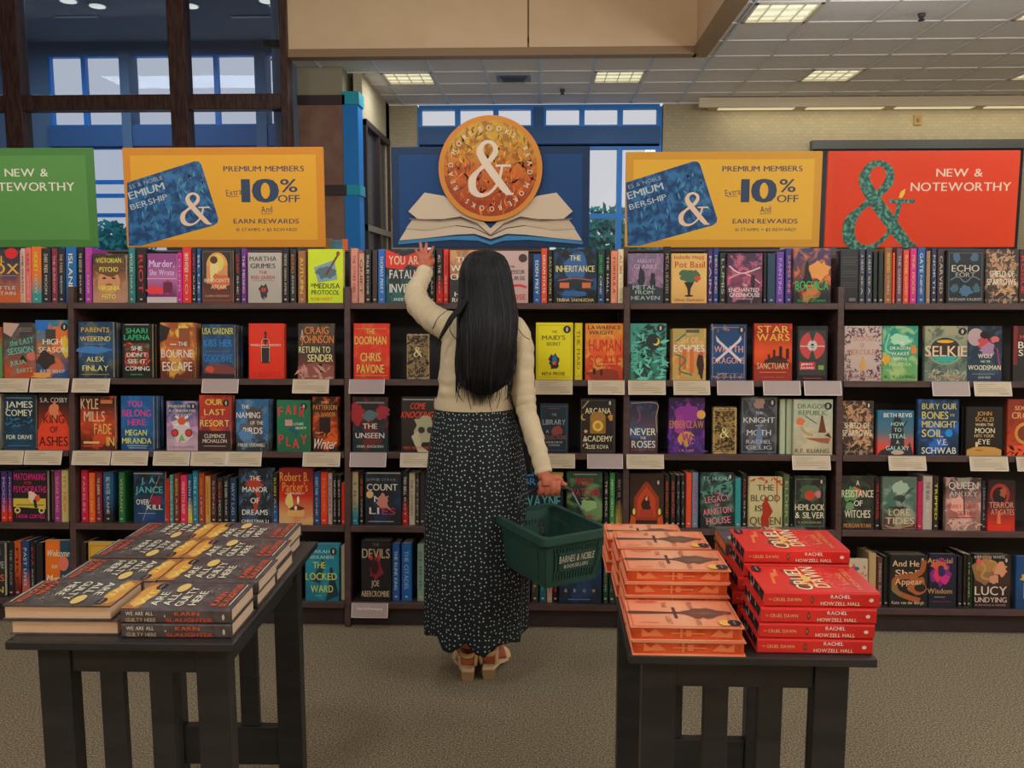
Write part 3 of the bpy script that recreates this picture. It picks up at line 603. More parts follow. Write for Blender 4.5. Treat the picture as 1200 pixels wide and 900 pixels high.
for s in [(23.8, 29, 291, 'b8988a', '403838', 'THE WATCH', 'pale pink'), (29.2, 36, 290, 'c06058', '8a2c2c', 'SALT|WAVE', 'salmon'), (36.2, 48, 289, 'cc6426', 'd8b030', 'HONEY|NOW', 'orange and teal', '2e7c78'),
          (48.5, 59, 291, '26262a', 'b0a48c', 'DARK FINDS|MOON', 'black'), (60, 67, 291, '6e2c38', 'c07878', 'THE BURROW', 'maroon'), (67.3, 76, 291, '1e2832', 'b08458', 'THE PARIS|WIDOW', 'navy'), (76.5, 89, 289, '245a90', 'c0b898', 'ISLAND', 'blue and cream'),
          (90.5, 98, 290, '201e1e', 'b0a890', 'THE GOOD LIE|SHAW', 'black'), (99, 107.5, 290, '96348c', 'd06040', 'ALL GONE|BAKER', 'magenta'),
          (150, 158, 290, '2a6a68', 'a8b0a0', 'WOLFE|HART', 'teal'), (159, 171.5, 291, '1e1c1c', 'b02c28', 'RIOT', 'black'), (207.5, 213, 296, 'b02888', 'd0a0b8', 'CHAPEL', 'magenta pink'), (213.3, 224, 290, 'c02a24', 'd8c0b0', 'NINTH WITNESS|KO', 'red'),
          (224.3, 230, 291, '1c1c22', 'b02868', 'NIGHT|SUN', 'black and pink'), (230.3, 235.5, 291, '1c4878', 'a0a8b0', 'BLUE', 'blue'), (275, 282, 292, '201c20', 'b83028', 'LAST FLIGHT|SHE', 'black and red'), (282.3, 289, 291, '5c2a6c', 'c09ab8', 'THE MISSING', 'purple'),
          (330.5, 338.5, 291, '201f20', 'a8a090', 'THE BOOK|GREEN|AMES', 'black'), (339.5, 347, 292, '2c2a28', 'b06a30', 'ECHO|RIVER', 'charcoal'), (349, 358.5, 294, '8a5a38', 'd0a848', 'AUTUMN', 'olive brown'),
          (411, 419.5, 291, 'b87868', '7a3830', 'THE OTHER GIRL', 'dusty pink'), (420, 427, 297, 'ae8068', '4a3028', 'QUIET', 'tan pink'), (427.5, 435, 292, '1e1d1e', 'b0a898', 'WALK IN|STONE', 'black'), (436, 442.5, 293, '3a2a24', 'a09080', '', 'dark brown'), (443, 452, 292, '2862a4', 'b8b8b0', 'THOMAS PERRY', 'blue'),
          (503, 510, 292, '1d2022', 'b8b0a0', 'NOTHING|LAKE', 'black'), (511, 519, 292, '201c1c', 'c0b8a8', 'ALL THE|DARK', 'black lower-red', 'c02c20'), (519.5, 526, 292, 'c82c22', '801a14', 'WITNESS|SIX', 'red'),
          (625, 634, 298, '234a7c', 'b0b8b8', 'EDEN PREY', 'navy blue'), (634.4, 641.5, 291, 'd8422a', 'd8b8a8', 'DREAM STATE', 'orange-red'), (642, 648.5, 293, '24241e', 'a8a050', 'SALVATION', 'black'), 
          (700, 709, 292, '1e3a34', '40a058', 'JOHN SAND|ONE', 'green and navy', '203c60'), (709.5, 715.5, 292, '1c1c1c', 'a8a090', 'THE HALL', 'black'), (716, 724, 294, 'c8785c', '7c2c20', 'FORMULA', 'salmon'), (724.4, 731, 292, 'c8b48c', 'b03424', 'ALIBI|TEN', 'cream'),
          (778, 786.5, 289, '242226', '8a8478', 'METAL HEAVEN', 'charcoal'), (829.5, 836, 292, '3a2c54', 'a890b8', 'RAIN', 'deep violet'), (836.3, 842.5, 291, '22386c', 'c09a80', 'HERO KING', 'navy'), (843.5, 851.5, 296, '242c26', '9aa08c', 'LUMIS', 'dark green'),
          (895, 899, 297, '1c1c20', '5a5a60', '', 'black'), (899.5, 909.5, 297, '20384a', '3a5a6c', '', 'dark teal'), (910, 919.5, 295, '5a3a84', '9a84b8', 'PAINTING', 'purple'), (921, 929.5, 291, '3a3470', 'c07860', 'SUMMER NINE', 'violet'),
          (1007, 1014.5, 292, '2e323c', '9a9ca0', 'A HEART|SEA', 'slate'), (1015.5, 1023, 292, '2e323c', '9a9ca0', 'A HEART|SEA', 'slate'), (1024, 1029, 295, '222822', '78886c', '', 'black-green'), (1030, 1036, 295, '222822', '78886c', '', 'black-green'), (1037, 1046, 290, '7c5230', 'c8a040', 'MONSTERS|OTHERS', 'brown'), (1046.4, 1049.5, 296, 'c0401e', 'c0401e', '', 'orange'),
          (1051, 1058, 291, '5a4048', 'a89a9a', 'THE GARDEN', 'mauve'), (1059, 1066, 293, 'd8442c', 'd89a60', 'ROSE|GARD', 'red-orange'), (1067, 1075, 291, 'b0286c', 'd08848', 'PINK MOON', 'magenta'), (1075.5, 1085, 290, '1f4c7c', 'a8b0b8', 'GATE|NINE', 'blue'), (1086, 1091, 294, '8a6a48', 'b0a080', '', 'tan'), (1092, 1098.5, 291, '232c40', '9a98a0', 'NORTH', 'navy'), (1099, 1108, 292, '3a2c28', 'a89c90', 'CARVED', 'dark brown'),
          (1195, 1203, 292, '3c2420', 'b83028', 'ROGUE', 'dark red')]:
    spine(0, *s)
# ---- row 2
face(1, -34, 2, 383, 1, ('8a3a24', '4c7a48', '50743c', None), "", ('orange-green edge cover',  'orange and green cover cut by the left frame edge'))
face(1, 4, 41.5, 378, 1, ('3a3634', '4a4642', 'a0401e', '6a6258', .5, 24), "P 0,1,.5,.98,.24,.74,0,.82 a88878; T the_LAST .56 .66 .74 .11 5aa890 8; T SESSION .52 .5 .8 .12 5aa890 8; B .88 .4 .14 .08 b06050; P .5,.34,.75,.28,.6,.42 201c1c; T JULIA .44 .28 .5 .08 5aa890 8; T BARTZ .66 .14 .5 .08 5aa890 6; R .5 .9 .9 .905 9a948a; R .5 .87 .9 .875 9a948a; R .5 .84 .9 .845 9a948a", ('grey cover with mint brush lettering', 'charcoal cover with mint handwritten lettering'), 0)
face(1, 41.5, 81, 375, 1, ('2c6a80', '7a5838', '24466a', 'c8602c', .8, 14), "P 0,1,.4,1,.35,.8,0,.84 2460a0; B .72 .68 .3 .2 c8622a; P .3,.84,.6,.84,.6,.6,.3,.6 3a3632; B .9 .55 .14 .2 c8a038; T HIGH .5 .63 .56 .1 c8c0a8; T SEASON .52 .49 .86 .1 c8c0a8; B .3 .32 .26 .14 302a28; T KATIE_BISHOP .5 .12 .72 .06 a8b0b0; D .86 .88; B .2 .05 .3 .06 c88840", ('multicoloured coast cover', 'multicoloured blue, orange and yellow cover'), 0)
face(1, 91, 132, 377, 3, ('203850', '254a70', '1c2c38', '6a6a48', .4, 22), "T PARENTS .5 .86 .8 .09 c89838; T WEEKEND .5 .7 .86 .09 c8a858; R .2 .6 .8 .605 889; R .1 .62 .9 .625 4a7aa0; B .5 .5 .5 .06 3a6a9c; T ALEX .5 .34 .5 .09 d0b870; T FINLAY .5 .18 .74 .1 d0b870; R .1 .06 .9 .07 a08850", ('blue lake cover', 'dark blue cover with yellow lettering over water'))
face(1, 142.5, 178, 379, 2, ('1c1c1c', '24201e', '201c1a', None), "R .1 .97 .9 .985 888; T SHARI .5 .87 .7 .1 2ca060; T LAPENA .5 .75 .84 .1 2ca060; R .1 .2 .9 .64 5a2c1e; X 40 .1,.2,.9,.64 .09 b0442a; X 16 .1,.3,.9,.6 .09 2c6a48; T SHE .5 .55 .36 .08 d0c8b8; T DIDN'T .5 .43 .66 .08 d0c8b8; T SEE_IT .5 .31 .6 .08 d0c8b8; T COMING .52 .18 .8 .08 d0c8b8; T NOVEL .5 .07 .4 .03 2ca060", ('black cover with green author name', 'black cover with green name and white title'))
face(1, 187, 228, 378, 3, ('8a4424', 'a8562a', '5a2a1c', 'd89038', .8, 16), "P .0,.98,.3,.9,.2,.7,.0,.64 26201e; B .66 .84 .2 .12 d8a048; R .55 .56 .86 .9 7a4428; T THE .66 .62 .26 .08 c8bcb0; T BOURNE .5 .45 .9 .15 c8b8b0; T ESCAPE .5 .22 .84 .17 c8b8b0; R .3 .6 .48 .62 c8b8b0", ('fiery brown spy cover', 'fiery brown cover with heavy white letters'))
face(1, 236, 274.5, 380, 4, ('22384c', '204868', '2c3440', '405c74', .5, 20), "T LISA_GARDNER .5 .88 .94 .12 b8b038; T KISS_HER .5 .66 .86 .14 2a70b0; T GOODBYE .5 .38 .88 .14 2a6aa8; R .15 .5 .85 .505 b03848; B .5 .14 .5 .12 6a3430; B .25 .17 .12 .06 b04428; P 0,0,1,0,1,.08,0,.1 201c20", ('blue dusk cover with yellow name', 'blue dusk cover with yellow author name'))
face(1, 291, 332, 379, 2, ('d0301c', 'd0301c', 'c82a18', None), "P .36,.28,.62,.28,.62,.56,.56,.6,.42,.6,.36,.56 2c2020; R .46 .6 .52 .78 2c2020; E .49 .82 .04 .035 2c2020; R .42 .68 .57 .72 2c2020; F .03 c02c1a; R .36 .56 .62 .57 d8a890; L .38,.3,.38,.66,.49,.72,.6,.66,.6,.3 .012 c8a898; T MARBLE_HALL_MURDERS .5 .61 .86 .04 d8b8a8; T HOROWITZ .5 .08 .84 .1 b02418", ('bright red bottle cover', 'bright red cover with a black dropper bottle'))
face(1, 349, 391.5, 379, 1, ('4a4038', '3a302c', '6a3430', '2c2624', .6, 16), "T A .12 .8 .1 .2 a89888; T CRAIG .52 .88 .66 .14 d86c20; T JOHNSON .54 .72 .9 .15 d86c20; T RETURN_TO .46 .53 .86 .12 c8bc80; T SENDER .62 .38 .7 .14 c8bc80; P 0,0,1,0,1,.24,.5,.3,0,.22 7a443c; P .55,.12,.7,.12,.66,.28,.58,.28 1c1818; X 12 0,0,1,.2 .16 a87868", ('orange lettered desert cover', 'dark cover with orange and cream letters over desert'))
face(1, 414, 456, 379, 1, ('c03020', 'c83022', 'b42a1c', 'd86030', .5, 20), "T THE .48 .86 .24 .09 d8a850; T DOORMAN .48 .7 .88 .15 d8b058; T CHRIS .48 .4 .56 .16 d8b058; T PAVONE .48 .19 .76 .16 d8b058; R .08 .9 .92 .91 d88040; R .06 .06 .94 .07 d88040", ('red cover with gold title', 'red cover with large gold lettering beside the woman'))
face(1, 476.5, 503, 391, 1, ('7a6440', '7a6440', '7a6440', '2c2620', .9, 60), "F .02 a8946c; X 90 .06,.05,.94,.95 .11 2a2420; A .5 .6 .34 .2 c8b080", ('gilt ampersand journal', 'small brown-and-gilt patterned journal near the woman'))
face(1, 628, 671.5, 378, 1, ('c4b41c', 'c6b61e', 'beae1a', None), "F .04 a89a18; D .84 .88; T THE .5 .84 .14 .04 6a6218; T MAID'S .48 .74 .62 .08 5a5420; T SECRET .48 .63 .38 .06 5a5420; B .5 .32 .14 .12 242428; B .5 .34 .07 .09 2c5a88; B .5 .29 .05 .03 b84838; T NITA_PROSE .48 .11 .62 .06 4c4618", ('yellow crest cover', 'yellow cover with a small black crest'))
face(1, 686, 730.5, 379, 1, ('d0702c', 'c8502a', 'a83a1e', 'e0903c', .7, 20), "T LAWRENCE .5 .93 .86 .07 3c2420; T WRIGHT .42 .84 .64 .07 3c2420; T HUMAN .52 .62 .84 .22 b02c1c; T SCALE .52 .34 .84 .22 b02c1c; B .5 .08 .5 .1 7a2c18; R .2 .1 .28 .2 2c1c18; R .4 .08 .46 .18 2c1c18; R .4 .28 .8 .285 e0b090", ('orange-and-red lettered cover', 'orange cover with tall dark-red lettering'))
face(1, 738, 781, 379, 1, ('3a7c6c', '3e8474', '2f6858', '1e3028', .9, 26), "X 60 .2,.0,1,.95 .12 1f3a34; X 40 .2,.0,1,.8 .13 58a894; E .64 .68 .2 .14 1f2c2c; E .72 .68 .1 .07 d0a040; E .68 .7 .09 .06 1f2c2c; T UNDERSPIN .13 .42 .8 .12 58a890 90; D .84 .92", ('teal waterfall and moon cover', 'teal and black cover with a small gold crescent moon'))
face(1, 788, 827.5, 385, 2, ('9a8448', 'b07a48', 'a88448', 'c8a058', .6, 30), "R .4 .92 .8 .98 4a4840; T CITY_OF .45 .78 .6 .12 c89a70; T ECHOES .5 .62 .9 .14 d8cdb8; R .3 .2 .42 .6 b8582c; R .52 .14 .64 .6 b8582c; R .2 .1 .26 .5 a8502c; L .1,.5,.4,.4,.2,.2,.6,.1 .05 3c6a4c; L .1,.75,.4,.9 .05 3c6a4c; B .85 .3 .1 .26 2c1c1c; E .86 .52 .06 .04 a84838", ('ochre street-scene cover', 'ochre and orange cover with green tendrils and a dark figure'))
face(1, 833, 875, 380, 1, ('1c3a5c', '1d416c', '1b385a', None), "F .05 8a7060; D .86 .9; X 26 .02,.02,.98,.12 .06 8a7060; X 14 .02,.86,.5,.98 .06 8a7060; T WRATH .5 .56 .8 .12 b8887c; T DRAGONS .5 .36 .9 .12 b08478; L .18,.72,.85,.34 .07 b8a8a8; L .82,.72,.15,.34 .07 b8a8a8; P .14,.8,.24,.72,.16,.72 b0b0b0; P .84,.8,.76,.72,.86,.72 b0b0b0; R .2 .12 .8 .125 7a8aa0", ('blue crossed-swords cover', 'blue cover with crossed pale swords'))
face(1, 884, 928.5, 379, 1, ('8a2418', 'd04a1c', 'a02c18', 'c83a18', .7, 14), "T STAR .5 .9 .82 .13 d89a38; T WARS .5 .76 .86 .13 d89a38; B .6 .3 .34 .1 3a1814; P .2,.3,.95,.3,.7,.44,.5,.42 3a1814; R .66 .38 .74 .6 241410; R .5 .4 .56 .54 2c1612; R .84 .38 .92 .56 2c1612; R .36 .36 .42 .46 2c1612; R 0 0 1 .28 80241a; T SANCTUARY .5 .26 .84 .11 d89868; T LAMAR_GILES .5 .06 .6 .03 a04c38; R .15 .14 .85 .15 c87848", ('red space-adventure cover', 'red cover with small dark figures on a hill'))
face(1, 934.5, 970, 382, 1, ('20201f', '232321', '1e1e1d', None), "R .06 .1 .94 .92 302f2c; E .5 .64 .42 .26 a83a38; E .5 .64 .16 .1 a8a49c; E .5 .64 .06 .04 2c2c2a; P .36,.92,.64,.92,.5,.7 243830; P .36,.36,.64,.36,.5,.58 243830; R .1 .62 .9 .64 a8a49c; R .08 .2 .6 .34 a82c2c; T JIMMY .33 .3 .4 .04 d8d0c8; T JULIANO .34 .235 .44 .04 d8d0c8; R .7 .2 .88 .28 6a8a3c; R .2 .04 .8 .05 a83a38", ('red disc cover', 'black cover with a red compact disc'))
face(1, 989.5, 1033.5, 382, 1, ('a8948a', 'a8948a', 'a08c84', None), "X 60 .02,.02,.98,.2 .06 5a4048; X 60 .02,.8,.98,.98 .06 5a4048; X 26 .0,.2,.16,.8 .06 5a4048; X 26 .84,.2,1,.8 .06 5a4048; T BLOOD .52 .78 .54 .1 a8785c; T OF .48 .65 .12 .08 a8785c; T HERCULES .5 .53 .8 .1 a8785c; B .5 .28 .07 .12 b08440; E .5 .42 .03 .03 b08440; T JASMINE_MAS .5 .07 .66 .05 8a6a60", ('pale pink vine cover', 'pale pink cover with a border of dark vines'))
face(1, 1034, 1076, 382, 1, ('1d7a68', '2e8464', '5a8c50', 'a0b070', .6, 18), "B .5 .75 .3 .1 8cb894; L .2,.86,.1,.6,.24,.5 .05 60b098; T THE .5 .7 .24 .06 d0d0b0; T DRAGON .5 .6 .56 .06 d0d0b0; T WAKES .5 .5 .5 .06 d0d0b0; T WITH .5 .4 .36 .06 d0d0b0; T THUNDER .5 .3 .66 .06 a0b870; B .12 .4 .12 .1 c88a30; B .88 .56 .08 .08 c86a2c; T K._X._SONG .5 .08 .84 .06 3a4a30", ('green dragon cover', 'sea green cover with pale swirling dragon'))
face(1, 1084, 1134, 382, 1, ('868466', '5c6c5a', '5a685a', '38443e', .8, 24), "D .88 .9; X 40 .0,.0,1,.2 .08 8c9078; E .48 .56 .42 .27 74806a; E .48 .56 .36 .23 302a24; E .48 .72 .2 .03 d08c28; P .16,.46,.8,.46,.66,.36,.48,.33,.3,.36 2c8c7c; T SELKIE .5 .55 .98 .2 d0a484; T KATAY_GRUENDER .5 .08 .8 .06 b08468", ('stone-ringed seascape cover', 'grey-green cover ringed with stones around a sea scene'))
face(1, 1134, 1174.5, 382, 1, ('1f2430', '20303e', '283444', '34505e', .6, 14), "E .24 .8 .24 .16 9a8480; B .48 .68 .17 .13 a83c40; B .6 .56 .2 .12 8c6c84; E .5 .84 .14 .07 1c1418; B .78 .76 .12 .06 b0584c; L .86,.6,.95,.2 .04 8a3050; T WOLF .52 .46 .42 .08 c8bc98; T AND_THE .52 .36 .28 .04 c8bc98; T WOODSMAN .5 .25 .94 .09 c8bc98; R .15 .13 .8 .135 a8a088; T AVA_REID .5 .07 .36 .04 a8a088", ('moonlit embrace cover', 'navy cover with two faces against a round moon'), 0)
face(1, 1188, 1226, 382, 1, ('3c2220', '2c2826', '2a2826', None), "R 0 .3 .12 1 6a2420; T M.K. .6 .9 .5 .08 c83828; T MURRAY .6 .8 .8 .08 c83828; T BAD .5 .66 .7 .13 c8b8a0; T SEA .46 .52 .6 .12 c8b8a0", ('black cover with red author name', 'black cover with red and cream letters at the right edge'))
spine(1, 673.5, 683, 378.5, 'c0b01e', '6a6218', "THE MAID", 'yellow'); 
# ---- row 3
face(2, -32, 1, 462, 1, ('8a8468', '6a7468', '4c5450', None), "", ('greenish cut-off cover', 'greenish cover cut by the left frame edge'))
face(2, 3.5, 41, 462, 2, ('1d2c34', '1f2c34', '1d3648', '20445c', .5, 18), "R .1 .93 .9 .94 888; T JAMES .5 .82 .84 .12 c8c0a8; T COMEY .5 .67 .84 .12 c8c0a8; X 30 .1,.4,.9,.6 .07 2c6a8c; T FDR_DRIVE .5 .23 .8 .08 c8c0a8; R .15 .07 .85 .075 889", ('blue-black cover, cream name', 'blue-black cover with large cream author name'))
face(2, 44, 82, 462, 1, ('241e1e', '7a3020', 'c03820', None), "T S.A._COSBY .5 .9 .84 .09 b0a090; P .2,.6,.5,.86,.8,.6,1,.34,1,0,0,0,0,.34 c03a20; B .5 .7 .14 .16 c8704a; T KING .5 .56 .64 .16 3a1c1a; T OF .5 .37 .24 .12 3a1c1a; T ASHES .48 .16 .88 .18 2c1614", ('flame cover with black title', 'black cover with red flames and dark title'))
face(2, 93.5, 134, 464, 1, ('3a221c', 'a03a20', '4c2018', 'c04824', .7, 12), "T KYLE .28 .86 .5 .2 c8a078; T MILLS .42 .63 .6 .2 c8a078; T FADE .66 .4 .5 .2 d0944c; T IN .88 .17 .22 .18 d0a04c; R .6 .86 .94 .93 b0602c; R .1 .12 .56 .16 c89a68; R .1 .06 .66 .09 a03c24", ('rust stencil-lettered cover', 'rust red cover with stepped cream letters'))
face(2, 141, 179, 464, 4, ('1d4c7c', '1c5080', '1b3c60', '2c6898', .5, 20), "T YOU .44 .86 .44 .12 d03078; T BELONG .5 .69 .88 .13 d03078; T HERE .5 .52 .54 .12 d03078; T MEGAN .48 .33 .66 .11 c8bc48; T MIRANDA .5 .18 .9 .11 c8bc48; R .2 .08 .84 .09 a0a8b0; R .26 .04 .8 .05 a0a8b0", ('blue cover with pink title', 'blue cover with hot pink and yellow lettering'))
face(2, 194.5, 231.5, 470, 1, ('24446a', '8a6488', 'a08890', 'c89ab0', .5, 18), "D .86 .9; T MURDER_IS .42 .9 .7 .05 c8b490; T A_CINEMATIC .5 .81 .84 .05 c8b490; T TICKET .5 .71 .44 .06 c8b490; B .5 .4 .36 .24 b8a8a4; L .3,.7,.7,.5 .07 d0c8c0; L .7,.7,.3,.5 .07 d0c8c0; E .5 .6 .13 .08 b84c30; E .28 .36 .12 .08 4a3c3c; E .72 .36 .12 .08 4a3c3c; E .28 .36 .08 .055 c02c24; E .72 .36 .08 .055 c02c24; P .4,.2,.6,.2,.5,.34 6a9444; T CALLIE_LEVINE .5 .08 .8 .05 8a7478", ('railway-signal cover', 'blue and lilac cover with a railway crossing signal'))
face(2, 233, 270, 463, 2, ('a83424', '8c2c3c', '2c1c1c', 'c85028', .7, 14), "D .86 .86; T OUR .48 .88 .54 .11 d8b850; T LAST .5 .7 .66 .11 d8b850; T RESORT .5 .5 .92 .12 d8b050; R 0 0 1 .36 301e1e; T CLEMENCE .5 .27 .66 .07 c8b0a0; T MICHALLON .5 .18 .76 .07 c8b0a0; R .15 .08 .85 .09 a89080", ('sunset hotel cover', 'red sunset cover with yellow title'))
face(2, 276, 313.5, 468, 3, ('2a5478', '2c5c84', '2a3034', '5a7c94', .6, 24), "B .6 .6 .3 .3 4a3c34; P .55,.76,.9,.88,.74,.74,.7,.5 4a3a30; P .2,.5,.6,.6,.5,.3,.1,.24 5a4c44; T THE .3 .86 .24 .08 d0cabc; T NAMING .4 .7 .74 .12 d0cabc; T OF_THE .66 .55 .4 .07 d0cabc; T BIRDS .54 .4 .6 .13 d0cabc; B .3 .3 .2 .1 4c7094; T PARAIC_O'DONNELL .5 .12 .84 .07 c8b8a0", ('blue cover with brown bird', 'blue cover with a brown bird and white title'))
face(2, 324, 363, 469, 1, ('1f6444', '1f6444', '1d5a3e', None), "D .82 .88; T F .12 .78 .14 .2 c82c30 6; T A .36 .82 .18 .2 c82c30; T I .56 .82 .05 .2 c82c30; T R .78 .78 .16 .22 c82c30 -6; T P .14 .24 .14 .2 c82c30 6; T L .36 .2 .12 .2 c82c30; T A .58 .16 .2 .2 c82c30; T Y .82 .24 .18 .2 c82c30; R .26 .5 .48 .62 b07a78; L .4,.46,.5,.4,.64,.34 .08 24446a; T LOUISE .66 .54 .3 .05 c8c0b0; T HEGARTY .74 .46 .32 .05 c8c0b0", ('green cover with bouncing red letters', 'green cover with bouncing red letters'), 0)
face(2, 366, 395.5, 465, 2, ('241c1a', '7a3018', '2c1814', 'c85020', .9, 14), "T JAMES .5 .9 .3 .05 c8a060; T PATTERSON .5 .81 .94 .09 c88038; T J.D._BARKER .5 .68 .84 .08 c88038; R .28 .32 .72 .62 201614; T THE .2 .34 .2 .04 c8a060; S Writer .5 .15 .9 .2 d8cab0; X 12 .1,.1,.9,.35 .12 d0581e", ('burning cover with script title', 'dark cover with orange flames and script title'))
face(2, 412.5, 454.5, 465, 1, ('262224', '23292c', '1c2a2c', '6a2428', .7, 14), "R .1 .88 .9 .91 6c6c68; B .16 .7 .2 .2 8c2428; B .84 .72 .2 .12 8c2830; B .5 .66 .2 .1 4c6064; T THE .5 .47 .4 .1 c0b8a8; T UNSEEN .5 .3 .8 .1 b8b4a8; T ANIA_AHLBORN .5 .1 .74 .05 a8a498", ('black cover with red mist', 'black cover with red mist and white title'))
face(2, 470, 510, 465, 1, ('2c2624', '2a2422', '26201f', None), "R .05 .94 .95 .96 888; S COME .5 .84 .44 .12 c83820; S KNOCKING .48 .68 .92 .12 c83820; B .7 .38 .34 .26 8c8868; P .3,.28,.5,.4,.6,.1,.84,0,.5,0 9c9676; E .6 .4 .1 .06 2c2a24; E .84 .4 .08 .06 2c2a24; T MIKE_BOCKOVEN .5 .08 .86 .05 b03824", ('pale skull cover', 'black cover with a pale skull partly behind the skirt'))
face(2, 633, 666, 473, 1, ('24303a', '222c36', '222a33', None), "F .05 3f5058; R .3 .9 .7 .91 8a4038; T THE .5 .78 .16 .05 8a8c88; T LIBRARY .5 .63 .8 .11 8a9494; B .6 .45 .18 .1 7c3c38; T A .26 .44 .1 .07 8a9494; T COLLECTIONS .5 .32 .84 .08 7a5048; T GENEVIEVE .5 .22 .6 .04 9a9a94; T COGMAN .5 .16 .4 .04 9a9a94", ('dim navy library cover', 'dim navy cover with a small red rose beside the sleeve'))
face(2, 680, 721.5, 467, 1, ('241f1f', '26211f', '211d1c', None), "F .03 4a4038; D .84 .92; L .06,.82,.24,.96 .03 a08850; T ARCANA .5 .78 .72 .11 c8b890; R .28 .36 .72 .66 7c5a28; E .5 .66 .22 .1 8c642c; E .5 .5 .15 .1 d0a040; E .5 .5 .08 .055 9a7028; E .1 .66 .08 .06 b08c44; E .13 .67 .07 .05 26211f; B .86 .66 .08 .06 b07430; E .16 .4 .05 .03 c08070; X 10 .0,.1,.2,.36 .05 c0a880; T ACADEMY .5 .27 .84 .11 c8b890; T ELISE_KOVA .5 .12 .6 .08 c8b890", ('black tarot-style cover', 'black cover with gold cage, moon and star emblems'))
face(2, 736.5, 771, 470, 1, ('2c2c3c', '4c3c48', '3c2830', '34506c', .6, 16), "L .1,.96,.96,.96,.94,.7,.98,.4 .03 8c7860; L .3,.9,.4,.7,.3,.6 .04 6a4460; B .2 .4 .26 .14 2c4c70; T NEVER .5 .42 .86 .14 c8bca8; T THE .5 .3 .2 .05 c8bca8; T ROSES .52 .18 .8 .14 c8bca8; T JENNIFER .5 .07 .8 .03 7a4440", ('dusky cover with ribboned lettering', 'dusky blue and plum cover with ornate pale title'))
face(2, 783.5, 826, 466, 1, ('2c1f3c', '3c2450', '3a2450', '6a2c84', .9, 26), "B .5 .7 .3 .2 7a2c78; B .3 .5 .16 .2 8c3478; T EMBERCLAW .5 .53 .94 .14 a8703c; E .9 .7 .12 .08 c08c48; E .5 .26 .24 .14 b07c34; L .4,.38,.44,.24,.5,.36,.56,.22,.62,.36 .04 8a3468; X 30 .0,.0,1,.3 .12 4a2c78; T L.R._LAM .5 .06 .4 .04 b07848", ('purple dragon-claw cover', 'purple swirling cover with gold orbs'))
face(2, 835.5, 863.5, 477, 1, ('8c7040', '8c7040', '846a3c', '302a20', .9, 60), "F .02 b8a068; X 80 .06,.05,.94,.95 .12 302818; A .5 .45 .36 .2 d0b878; F .06 a89058", ('gilt patterned journal', 'small gold-patterned journal between purple and dark covers'))
face(2, 868.5, 911, 465, 1, ('2f3032', '3a3b40', '2c2e32', '5a5c64', .8, 22), "F .03 606468; D .86 .9; B .5 .88 .14 .1 8c6c60; T THE .5 .72 .2 .04 a8a8a8; T KNIGHT .5 .6 .86 .1 b0b0a8; T AND_THE .5 .5 .2 .03 a8a8a8; T MOTH .5 .38 .66 .1 b0b0a8; B .5 .3 .1 .2 5c6c84; T RACHEL .5 .22 .7 .07 9a9a98; T GILLIG .5 .12 .7 .07 9a9a98", ('silver-grey cover with a small face', 'charcoal cover with silver lettering and small face'))
face(2, 930, 976, 468, 1, ('98a48c', 'a09c84', '9c9478', 'b8a884', .5, 16), "D .88 .88; T DRAGON .48 .88 .74 .09 5c6448; T REPUBLIC .5 .76 .74 .09 5c6448; L .3,.7,.6,.56 .02 4c3c30; B .18 .6 .1 .07 c86430; P .7,.66,.76,.66,.84,.4,.64,.4 5c3020; E .73 .68 .03 .03 4a2c20; L .5,.35,.3,.4,.2,.5 .07 a08860; P .3,.3,.95,.3,.9,.2,.6,.24 8a4c34; P .9,.4,.98,.3,.8,.35 4a3020; T R.F._KUANG .48 .07 .86 .08 5a5440", ('pale warrior cover', 'pale grey-green cover with a leaping warrior'))
face(2, 987, 1024, 470, 1, ('352c26', '4a3a2e', '2c2622', 'a0785a', .9, 40), "X 60 .1,.35,.9,.98 .1 a8805c; X 30 .3,.1,.9,.45 .09 b08a64; D .84 .92; T SHIELD_OF .48 .55 .8 .11 c8b8a0; T SPARROWS .48 .41 .92 .12 c8b8a0; T DEVNEY_PERRY .5 .06 .8 .05 8a7a68", ('bronze-branched cover with badge', 'dark cover of bronze branches with round black badge'))
face(2, 1028.5, 1071, 481, 2, ('285c74', '466068', 'c8402c', None), "P 0,0,1,0,.9,.3,.76,.1,.7,.7,.86,.8,.7,.6,.66,.8,.5,.9,.4,.7,.36,.2,.1,.1 2a2428; T BETH_REVIS .56 .9 .78 .1 c8c0b0; T HOW .56 .7 .36 .09 8cc0b0; T TO .56 .57 .2 .09 8cc0b0; T STEAL .56 .43 .46 .1 8cc0b0; T A .56 .3 .08 .09 8cc0b0; T GALAXY .56 .16 .64 .1 8cc0b0; E .56 .06 .18 .05 a88c74", ('teal-to-red silhouettes cover', 'small teal-to-red cover with two dark silhouettes'))
face(2, 1076, 1124, 468, 1, ('203848', '1f3c60', '1c2c38', '2858a0', .9, 14), "T BURY_OUR .52 .88 .84 .11 b8aa58; T BONES .42 .72 .64 .14 b8aa58; T IN_THE .84 .72 .1 .05 b8aa58; T MIDNIGHT .52 .56 .84 .12 b8aa58; T SOIL .36 .4 .52 .14 b8aa58; E .76 .4 .09 .07 1878b8; T V.E. .6 .24 .26 .11 b8b8a8; T SCHWAB .52 .09 .84 .12 b8b8a8", ('blue cover with gold art-deco letters', 'mottled blue cover with tall gold letters and blue dot'))
